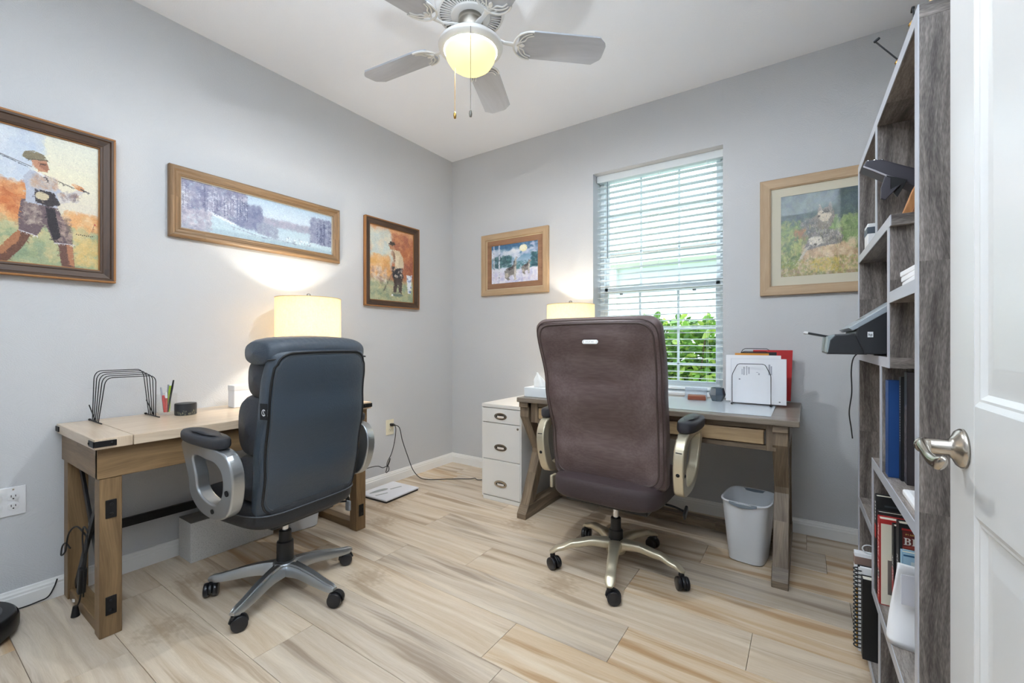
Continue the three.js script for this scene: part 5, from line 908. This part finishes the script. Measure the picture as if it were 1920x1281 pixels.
{
  const t = thing('cable_bundle', 'black cables and plug hanging from the brace of the tan desk', 'cables', [0.30, 0.0, 2.505]);
  mesh('cable', tube([[0.02, 0.33, 0.012], [-0.08, 0.345, 0.02], [-0.15, 0.3, 0.03], [-0.18, 0.22, 0.035], [-0.215, 0.2, 0.04], [-0.225, 0.23, 0.035], [-0.2, 0.25, 0.03], [-0.15, 0.24, 0.025]], 0.003, 120, false, 7), M.cord, t);
  mesh('cable', tube([[0.03, 0.335, 0.012], [0.05, 0.3, 0.016], [0.03, 0.22, 0.016], [0.0, 0.12, 0.02], [-0.02, 0.06, 0.024], [-0.03, 0.04, 0.03]], 0.0032, 90, false, 7), M.cord, t); mesh('cable', tube([[0.03, 0.335, 0.012], [0.07, 0.36, 0.018], [0.03, 0.37, 0.02], [0.0, 0.33, 0.018], [0.03, 0.2, 0.02], [0.02, 0.09, 0.02]], 0.0028, 90, false, 7), M.cord, t);
  mesh('adapter', RB(0.026, 0.11, 0.024, 0.005), M.blackPlastic, t, [0.0, 0.15, 0.02], [0, 0, -0.25]);
  mesh('plug', at(cyl(0.008, 0.014, 0.04, 14), 0, 0, 0), M.blackPlastic, t, [-0.035, 0.022, 0.032]); mesh('wire_tag', RB(0.03, 0.012, 0.004, 0.002), M.whitePlastic, t, [-0.045, 0.062, 0.036], [0, 0, 0.3]);
}

// ================================================================== things on the bookcase
const bcT = R(1.03);
function onShelf(name, label, cat, x, y, z, turn = 0, group) { const t = thing(name, label, cat, onBC(x, y, z), bcT + turn, group); return t; }
// a book: covers, spine (towards the room, -x) and page block. x: how far the spine is set back, z: far face
function book(name, label, x, y, z, thick, height, depth, col, { spine, cover, group, tilt = 0, cat = 'book' } = {}) {
  const b = onShelf(name, label, cat, x, y, z, 0, group ?? 'books on the bookcase'); b.rotation.x = tilt;
  const m = std({ color: col, roughness: 0.5 }), c = 0.0022;
  mesh('cover', at(RB(depth, height, c, 0.0008, 1), depth / 2, height / 2, thick - c / 2), m, b); mesh('cover', at(RB(depth, height, c, 0.0008, 1), depth / 2, height / 2, c / 2), m, b); mesh('spine', at(RB(c, height, thick, 0.0008, 1), c / 2, height / 2, thick / 2), m, b);
  mesh('pages', at(B(depth - 0.008, height - 0.008, thick - 2 * c - 0.0004), depth / 2 - 0.001, height / 2, thick / 2), std({ color: 0xe6e0d0, roughness: 0.9 }), b);
  if (spine) mesh('spine_print', at(new THREE.PlaneGeometry(thick * 0.96, height * 0.985).rotateY(-Math.PI / 2), -0.0004, height / 2, thick / 2), std({ map: spine, roughness: 0.5 }), b);
  if (cover) mesh('cover_print', at(new THREE.PlaneGeometry(depth * 0.97, height * 0.98), depth / 2, height / 2, thick + 0.0004), std({ map: cover, roughness: 0.45 }), b);
  return b;
}
const spineTex = (bg, fg, text, w = 64, h = 512, size = 40, font = 'bold', extra) => canvasTex(w, h, (g) => { g.fillStyle = bg; g.fillRect(0, 0, w, h); if (extra) extra(g, w, h); g.save(); g.translate(w / 2, h / 2); g.rotate(Math.PI / 2); g.fillStyle = fg; g.font = `${font} ${size}px sans-serif`; g.textAlign = 'center'; g.textBaseline = 'middle'; g.fillText(text, 0, 2, h * 0.94); g.restore(); });
{
  const y4 = 0.7305, y6 = 0.3265, y0 = 0.0505, g4 = 'books on the middle shelf', g6 = 'books on the low shelf';
  // middle shelf: blue binder, dark books
  book('blue_binder', 'tall plain blue binder on the middle shelf of the bookcase', 0.008, y4, 1.402, 0.045, 0.262, 0.235, 0x0f3f7c, { group: g4, cat: 'binder' });
  book('black_book', 'thin black book with white spine lettering next to the blue binder', 0.03, y4, 1.452, 0.022, 0.275, 0.2, 0x17181b, { spine: spineTex('#141518', '#c9ccd2', '', 40, 512, 20, 'normal', (g, w, h) => { g.fillStyle = '#b9bcc4'; for (let i = 0; i < 22; i++) if (i !== 11) g.fillRect(w * 0.36, 40 + i * 13, w * 0.3, 7); }), group: g4 });
  book('brown_book', 'brown mottled book right of the black book', 0.036, y4, 1.48, 0.03, 0.29, 0.19, 0x3a3436, { spine: spineTex('#2b3038', '#5c6470', '', 64, 512, 20, 'bold', (g, w, h) => { dabs(g, 83, 80, 0, h * 0.3, w, h, ['#6a5a58', '#8a8084', '#4a3c3c', '#74676a'], 4, 16); }), group: g4 });
  book('navy_book', 'dark navy book behind the near stile of the bookcase', 0.05, y4, 1.515, 0.04, 0.285, 0.18, 0x1b2230, { group: g4 });
  book('white_book', 'cream paperback at the near end of the middle shelf', 0.06, y4, 1.56, 0.03, 0.235, 0.16, 0xd9cfbd, { group: g4 });
  // paper stack lying at the front of that shelf
  const ps = onShelf('paper_tray', 'white papers lying flat at the near end of the middle shelf', 'papers', 0.012, y4, 1.6); mesh('sheets', at(RB(0.2, 0.014, 0.19, 0.004), 0.1, 0.007, 0.1), M.paper, ps); mesh('top_sheet', at(RB(0.19, 0.002, 0.17, 0.001), 0.105, 0.0152, 0.105), M.whitePlastic, ps);
  // low shelf books
  book('black_hardcover', 'tall black hardcover at the far end of the low shelf', 0.004, y6, 1.243, 0.03, 0.3, 0.21, 0x1c1d20, { spine: spineTex('#191a1d', '#d8d8d6', '', 64, 512, 40, 'bold', (g, w, h) => { g.fillStyle = '#c22f2c'; g.fillRect(0, h * 0.3, w, h * 0.14); g.fillStyle = '#d8d8d6'; for (let i = 0; i < 6; i++) g.fillRect(18, 30 + i * 18, 28, 10); }), cover: canvasTex(256, 320, (g, w, h) => { g.fillStyle = '#17191c'; g.fillRect(0, 0, w, h); g.fillStyle = '#3a3f46'; for (let i = 0; i < 12; i++) g.fillRect(20, 24 + i * 22, 210, 6); }), group: g6 });
  book('dark_hardcover', 'dark grey hardcover left of the red spined book', 0.006, y6, 1.275, 0.022, 0.26, 0.2, 0x2c2427, { spine: spineTex('#33282c', '#d8cfc4', '', 48, 512, 30, 'bold', (g, w, h) => { g.fillStyle = '#b9a8a0'; for (let i = 0; i < 14; i++) g.fillRect(14, 90 + i * 16, 18, 9); }), group: g6 });
  book('red_hardcover', 'red spined hardcover lettered in white on the low shelf', 0.004, y6, 1.299, 0.036, 0.252, 0.2, 0xb62a2a, { spine: spineTex('#c3302e', '#f4eee6', 'KILLING KENNEDY', 72, 512, 50, 'bold italic', (g, w, h) => { g.fillStyle = '#2a2224'; g.fillRect(0, h * 0.62, w, h * 0.1); }), cover: canvasTex(256, 320, (g, w, h) => { g.fillStyle = '#ddd6c4'; g.fillRect(0, 0, w, h); g.fillStyle = '#b52b2b'; g.fillRect(0, 0, w, 14); g.fillStyle = '#3a78b8'; g.fillRect(70, 34, 16, 20); g.fillStyle = '#d8cf4a'; g.fillRect(90, 30, 30, 22); g.fillStyle = '#6a625c'; g.fillRect(20, 150, 90, 130); }), group: g6 });
  book('striped_hardcover', 'black and red hardcover right of the red spined book', 0.03, y6, 1.345, 0.03, 0.25, 0.18, 0x1d1c1f, { spine: spineTex('#1c1c1f', '#d9d9d8', 'KILLING', 64, 512, 38, 'bold italic', (g, w, h) => { g.fillStyle = '#9c2a2c'; g.fillRect(0, h * 0.5, w, h * 0.3); }), group: g6 });
  book('history_hardcover', 'hardcover with BILL in large white letters on a red band', 0.034, y6, 1.385, 0.035, 0.275, 0.19, 0x202226, { spine: spineTex('#1d1f23', '#e4e2de', 'KILLING', 72, 512, 44), cover: canvasTex(256, 352, (g, w, h) => { g.fillStyle = '#1c1e22'; g.fillRect(0, 0, w, h); g.fillStyle = '#b23030'; g.fillRect(4, 12, w, 8); g.fillStyle = '#6d2a26'; g.fillRect(6, 22, w, 62); poly(g, '#a9483a', [[6, 84], [6, 78], [40, 70], [90, 80], [90, 84]]); g.fillStyle = '#d8c06a'; g.font = 'bold 9px sans-serif'; g.fillText('#1 NEW YORK', 14, 36); g.fillStyle = '#f2eee8'; g.font = 'bold 34px serif'; g.fillText('BILL', 9, 70); g.fillStyle = '#e6e2dc'; g.fillRect(6, 85, w, 4); }), group: g6 });
  book('blue_paperback', 'pale blue paperback in front of the large lettered hardcover', 0.036, y6, 1.425, 0.022, 0.208, 0.2, 0x9cc4de, { cover: canvasTex(256, 288, (g, w, h) => { g.fillStyle = '#a9cfe6'; g.fillRect(0, 0, w, h); g.fillStyle = '#2c5f8c'; g.fillRect(0, 6, w, 6); for (let i = 0; i < 3; i++) { g.beginPath(); g.arc(150 + i * 16, 60, 5, 0, 7); g.fill(); } g.fillStyle = '#dbe8ee'; g.fillRect(20, 30, 100, 40); }), group: g6 });
  // white envelope of papers, bulging
  const en = onShelf('paper_envelope', 'large white paper envelope leaning out of the low shelf', 'envelope', -0.012, y6, 1.49); en.rotation.order = 'YXZ';
  const rings = []; for (let i = 0; i <= 14; i++) { const k = i / 14, ring = []; for (let j = 0; j < 24; j++) { const a = (j / 24) * 6.2832, c = Math.cos(a), s = Math.sin(a); ring.push(V(0.105 + Math.sign(c) * Math.abs(c) ** 0.35 * 0.1 * (1 - 0.06 * k) + 0.016 * k, k * 0.195 + 0.012 * k * c * -1, 0.03 + Math.sign(s) * Math.abs(s) ** 0.7 * (0.022 - 0.014 * k) + 0.008 * Math.sin(k * 5 + a))); } rings.push(ring); }
  mesh('envelope_body', loft(rings), M.paper, en); mesh('flap', at(RB(0.17, 0.075, 0.002, 0.0008), 0.115, 0.152, 0.062), std({ color: 0xdadae2, roughness: 0.85 }), en, [0, 0, 0], [0.0, 0, 0]);
  // bottom: spiral notebooks and black binder standing in front of the far compartment
  const nb = onShelf('spiral_notebook', 'spiral bound notebook with white coil at the bottom of the bookcase', 'notebook', -0.035, y0, 1.1, 0, 'notebooks at the bottom of the bookcase');
  mesh('front_cover', at(RB(0.21, 0.285, 0.002, 0.0008, 1), 0.115, 0.1425, 0.021), M.whitePlastic, nb); mesh('back_cover', at(RB(0.21, 0.285, 0.002, 0.0008, 1), 0.115, 0.1425, 0.001), std({ color: 0x15161a, roughness: 0.5 }), nb); mesh('pages', at(B(0.2, 0.28, 0.016), 0.116, 0.142, 0.011), M.paper, nb);
  for (let i = 0; i < 20; i++) mesh('coil_ring', new THREE.TorusGeometry(0.0125, 0.0022, 6, 16).rotateX(Math.PI / 2), i % 1 ? M.whitePlastic : M.blackPlastic, nb, [0.011, 0.0125 + i * 0.0137, 0.011]);
  book('yellow_folder', 'thin yellow folder behind the spiral notebook', -0.028, y0, 1.088, 0.008, 0.2, 0.2, 0xd8a23a, { group: 'notebooks at the bottom of the bookcase', cat: 'folder' });
  book('black_binder', 'plain black binder beside the spiral notebook at the bottom', -0.018, y0, 1.127, 0.036, 0.265, 0.22, 0x131416, { group: 'notebooks at the bottom of the bookcase', cat: 'binder' });
  const mg = onShelf('magazine_stack', 'brown and white magazines standing behind the spiral notebook', 'magazines', -0.03, y0, 1.04); mesh('sheets', at(RB(0.21, 0.312, 0.03, 0.002), 0.105, 0.156, 0.015), M.paper, mg); mesh('top_band', at(RB(0.211, 0.03, 0.031, 0.002), 0.105, 0.285, 0.015), std({ color: 0x8a7266, roughness: 0.7 }), mg);
  const gl = onShelf('reading_glasses', 'clear and green reading glasses lying on the magazines', 'glasses', -0.02, y0 + 0.3125, 1.052);
  for (const s of [0, 1]) mesh('lens_rim', new THREE.TorusGeometry(0.018, 0.0022, 8, 28).scale(1, 0.8, 1), std({ color: 0xd9dde0, roughness: 0.2 }), gl, [0.03 + s * 0.044, 0.0168, 0.012]); mesh('bridge', wire([[0.046, 0.018, 0.012], [0.058, 0.018, 0.012]], 0.002, 0.002), M.whitePlastic, gl); mesh('temple', wire([[0.092, 0.02, 0.012], [0.11, 0.012, 0.006], [0.17, 0.006, 0.004]], 0.0035, 0.01), std({ color: 0x2f7d62, roughness: 0.4 }), gl);
  // upper shelves
  const wb = onShelf('white_canister', 'small white box with a dark band on the upper far shelf', 'box', 0.008, 1.4265, 0.965, 0); mesh('box_body', at(RB(0.1, 0.086, 0.08, 0.003), 0.05, 0.043, 0.04), M.whitePlastic, wb); mesh('dark_band', at(RB(0.102, 0.024, 0.0815, 0.002), 0.05, 0.062, 0.04), std({ color: 0x4b5560, roughness: 0.5 }), wb); mesh('label_panel', at(RB(0.06, 0.04, 0.002, 0.001), 0.06, 0.026, 0.0805), std({ color: 0xcfc3ac, roughness: 0.7 }), wb);
  const wp = onShelf('wooden_plaque', 'orange toned carved wood piece leaning on the upper shelf', 'wood piece', 0, 1.4265, 1.452);
  const wm = std({ map: grain(510, [216, 160, 104], [150, 96, 54], { su: 0.5, sv: 0.2, fine: 120, along: 3 }), roughness: 0.5 });
  mesh('board', uvm(extrude(shape([[0.032, 0], [0.2, 0], [0.2, 0.078], [0.082, 0.09], [0.064, 0.086], [0.056, 0.07]]), 0.018, 0.002, 2), 'y'), wm, wp, [0, 0.0025, 0.004]); mesh('carved_strip', uvm(extrude(shape([[0.05, 0.004], [0.066, 0.004], [0.088, 0.082], [0.076, 0.082]]), 0.004, 0.001, 2), 'y'), std({ color: 0x8a5a36, roughness: 0.6 }), wp, [0, 0.0025, 0.0235]);
  // dark leather pouch with hanging strap, reaching out of the shelf
  const pc = onShelf('leather_pouch', 'dark grey folded leather pouch with hanging strap on the upper shelf', 'pouch', 0, 1.4265, 1.36);
  const lm = phys({ color: 0x3d3a42, roughness: 0.45 }), lt = std({ color: 0xb9b8c0, roughness: 0.5 });
  mesh('pouch_body', extrude(shape([[-0.04, 0.171], [-0.034, 0.182], [-0.004, 0.179], [0.072, 0.136], [0.16, 0.092], [0.16, 0.05], [0.074, 0.092], [0.04, 0.119], [0.01, 0.135]]), 0.05, 0.004, 3), lm, pc, [0, 0, 0.006]);
  mesh('edge_trim', tube([[-0.042, 0.17, 0.06], [-0.02, 0.155, 0.0605], [0.01, 0.133, 0.0605], [0.026, 0.124, 0.0605]], 0.0022, 40, false, 6), lt, pc);
  mesh('inner_fold', extrude(shape([[0.008, 0.133], [0.05, 0.112], [0.03, 0.07], [0.016, 0.096]]), 0.004, 0.001, 2), M.blackPlastic, pc, [0, 0, 0.0612]);
  mesh('hanging_strap', extrude(shape([[0.004, 0.128], [0.014, 0.122], [0.014, 0.09], [0.034, 0.1], [0.004, 0.066], [-0.004, 0.07], [-0.004, 0.1]]), 0.005, 0.0015, 2), lm, pc, [0, 0, 0.0665]);
  for (const [x, y] of [[-0.03, 0.182], [-0.016, 0.1815], [0.0, 0.178]]) mesh('snap', at(cyl(0.0045, 0.0055, 0.006, 14), x, y + 0.003, 0.048), M.chrome, pc);
  mesh('stand_leg', bx(0.118, 0.14, 0.0, 0.078, 0.02, 0.042, 'y', 0.003), lm, pc); mesh('stand_foot', bx(0.1, 0.16, 0.0, 0.006, 0.012, 0.05, 'x', 0.002), lm, pc);
  // white papers on the short near shelf
  const wpap = onShelf('paper_pile', 'stack of white papers on the short shelf near the stile', 'papers', 0.004, 1.2285, 1.6); for (let i = 0; i < 3; i++) mesh('sheet_bundle', at(RB(0.2, 0.012, 0.16, 0.002, 1).rotateY(0.03 * (i - 1)), 0.105, 0.007 + i * 0.0125, 0.09), M.paper, wpap);
  // printer: faces the room (-x), sticking out of its shelf
  const pr = onShelf('printer', 'compact black printer with open paper tray sticking out of the bookcase', 'printer', 0, 1.0585, 1.02);
  const pb = std({ color: 0x26282c, roughness: 0.4 }), pg = std({ color: 0x9aa3ab, roughness: 0.3 });
  const ext = (pts, w, z, m, name, bev = 0.004) => mesh(name, extrude(shape(pts), w, bev, 2), m, pr, [0, 0, z]);
  ext([[-0.03, 0.008], [0.22, 0.008], [0.22, 0.17], [0.06, 0.155], [-0.045, 0.085], [-0.05, 0.06]], 0.33, 0.005, pb, 'printer_body');
  ext([[-0.068, 0.082], [-0.06, 0.076], [0.06, 0.158], [0.22, 0.174], [0.22, 0.184], [0.055, 0.172]], 0.336, 0.002, pg, 'scanner_lid', 0.002);
  ext([[-0.118, 0.006], [-0.03, 0.006], [-0.04, 0.062], [-0.1, 0.06], [-0.112, 0.045]], 0.3, 0.02, pb, 'front_tray');
  ext([[-0.122, 0.01], [-0.112, 0.008], [-0.098, 0.062], [-0.118, 0.056]], 0.302, 0.019, std({ color: 0x8d999c, roughness: 0.4 }), 'tray_face', 0.002);
  mesh('paper_arm', RB(0.065, 0.006, 0.12, 0.002), pb, pr, [-0.142, 0.064, 0.17], [0, 0, -0.22]); mesh('arm_tip', RB(0.012, 0.008, 0.122, 0.002), M.whitePlastic, pr, [-0.174, 0.071, 0.17], [0, 0, -0.22]);
  const lg = canvasTex(64, 64, (g) => { g.fillStyle = '#e8ecee'; g.fillRect(0, 0, 64, 64); g.fillStyle = '#20242a'; g.font = 'bold 40px sans-serif'; g.textAlign = 'center'; g.textBaseline = 'middle'; g.fillText('hp', 32, 34); });
  mesh('badge', at(new THREE.PlaneGeometry(0.013, 0.016), 0, 0, 0), std({ map: lg, roughness: 0.4 }), pr, [-0.02, 0.062, 0.3397]);
  for (const [x, z] of [[0, 0.04], [0.19, 0.04], [0, 0.3], [0.19, 0.3]]) mesh('rubber_foot', at(cyl(0.008, 0.008, 0.006, 12), x, 0.003, z), M.blackPlastic, pr);
  mesh('control_panel', RB(0.07, 0.004, 0.14, 0.002), std({ color: 0x6a747c, roughness: 0.25 }), pr, [0.0, 0.131, 0.12], [0, 0, 0.6]);
  pr.updateMatrixWorld(true); mesh('cord', tube([onBC(-0.012, 1.066, 1.035), onBC(-0.02, 1.03, 0.9), onBC(-0.02, 0.98, 0.846), onBC(-0.018, 0.9, 0.84), onBC(-0.026, 0.82, 0.842), onBC(-0.02, 0.76, 0.844), onBC(-0.016, 0.72, 0.844)].map((p) => pr.worldToLocal(V(...p))), 0.0022, 90, false, 7), M.cord, pr);
  // ornaments on top
  const yT = BC.h + 0.0005;
  const orn = (label, z, tilt, rot, len, x) => { const o = onShelf('club_ornament', label, 'ornament', x, yT, z, rot, 'ornaments on top of the bookcase'); mesh('knob', lathe([[0, 0], [0.008, 0], [0.011, 0.006], [0.007, 0.011], [0.011, 0.017], [0.006, 0.024], [0, 0.025]], 18), M.brass, o); const st = mesh('shaft', at(cyl(0.0018, 0.0018, len, 8), 0, len / 2, 0), M.blackMetal, o, [0, 0.018, 0], [0, 0, tilt]); mesh('club_head', at(RB(0.014, 0.006, 0.006, 0.002), 0.004, len, 0), M.blackMetal, st); };
  orn('small brass knob with a thin dark rod at front of the bookcase top', 1.58, 0.62, 0, 0.082, 0.012); orn('second dark rod ornament near the camera end of the bookcase top', 1.735, -0.35, Math.PI / 2, 0.045, 0.012);
  const wd = onShelf('wooden_peg', 'small pale wooden figure at the near end of the bookcase top', 'ornament', 0.03, yT, 1.81, 0, 'ornaments on top of the bookcase'); mesh('peg_body', lathe([[0, 0], [0.008, 0], [0.0095, 0.012], [0.006, 0.03], [0.008, 0.045], [0.0045, 0.06], [0, 0.062]], 18), std({ color: 0xc7a672, roughness: 0.5 }), wd); mesh('peg_top', at(new THREE.SphereGeometry(0.008, 14, 10), 0, 0.068, 0), std({ color: 0xc98e88, roughness: 0.5 }), wd);
}

renderer.render(scene, camera);
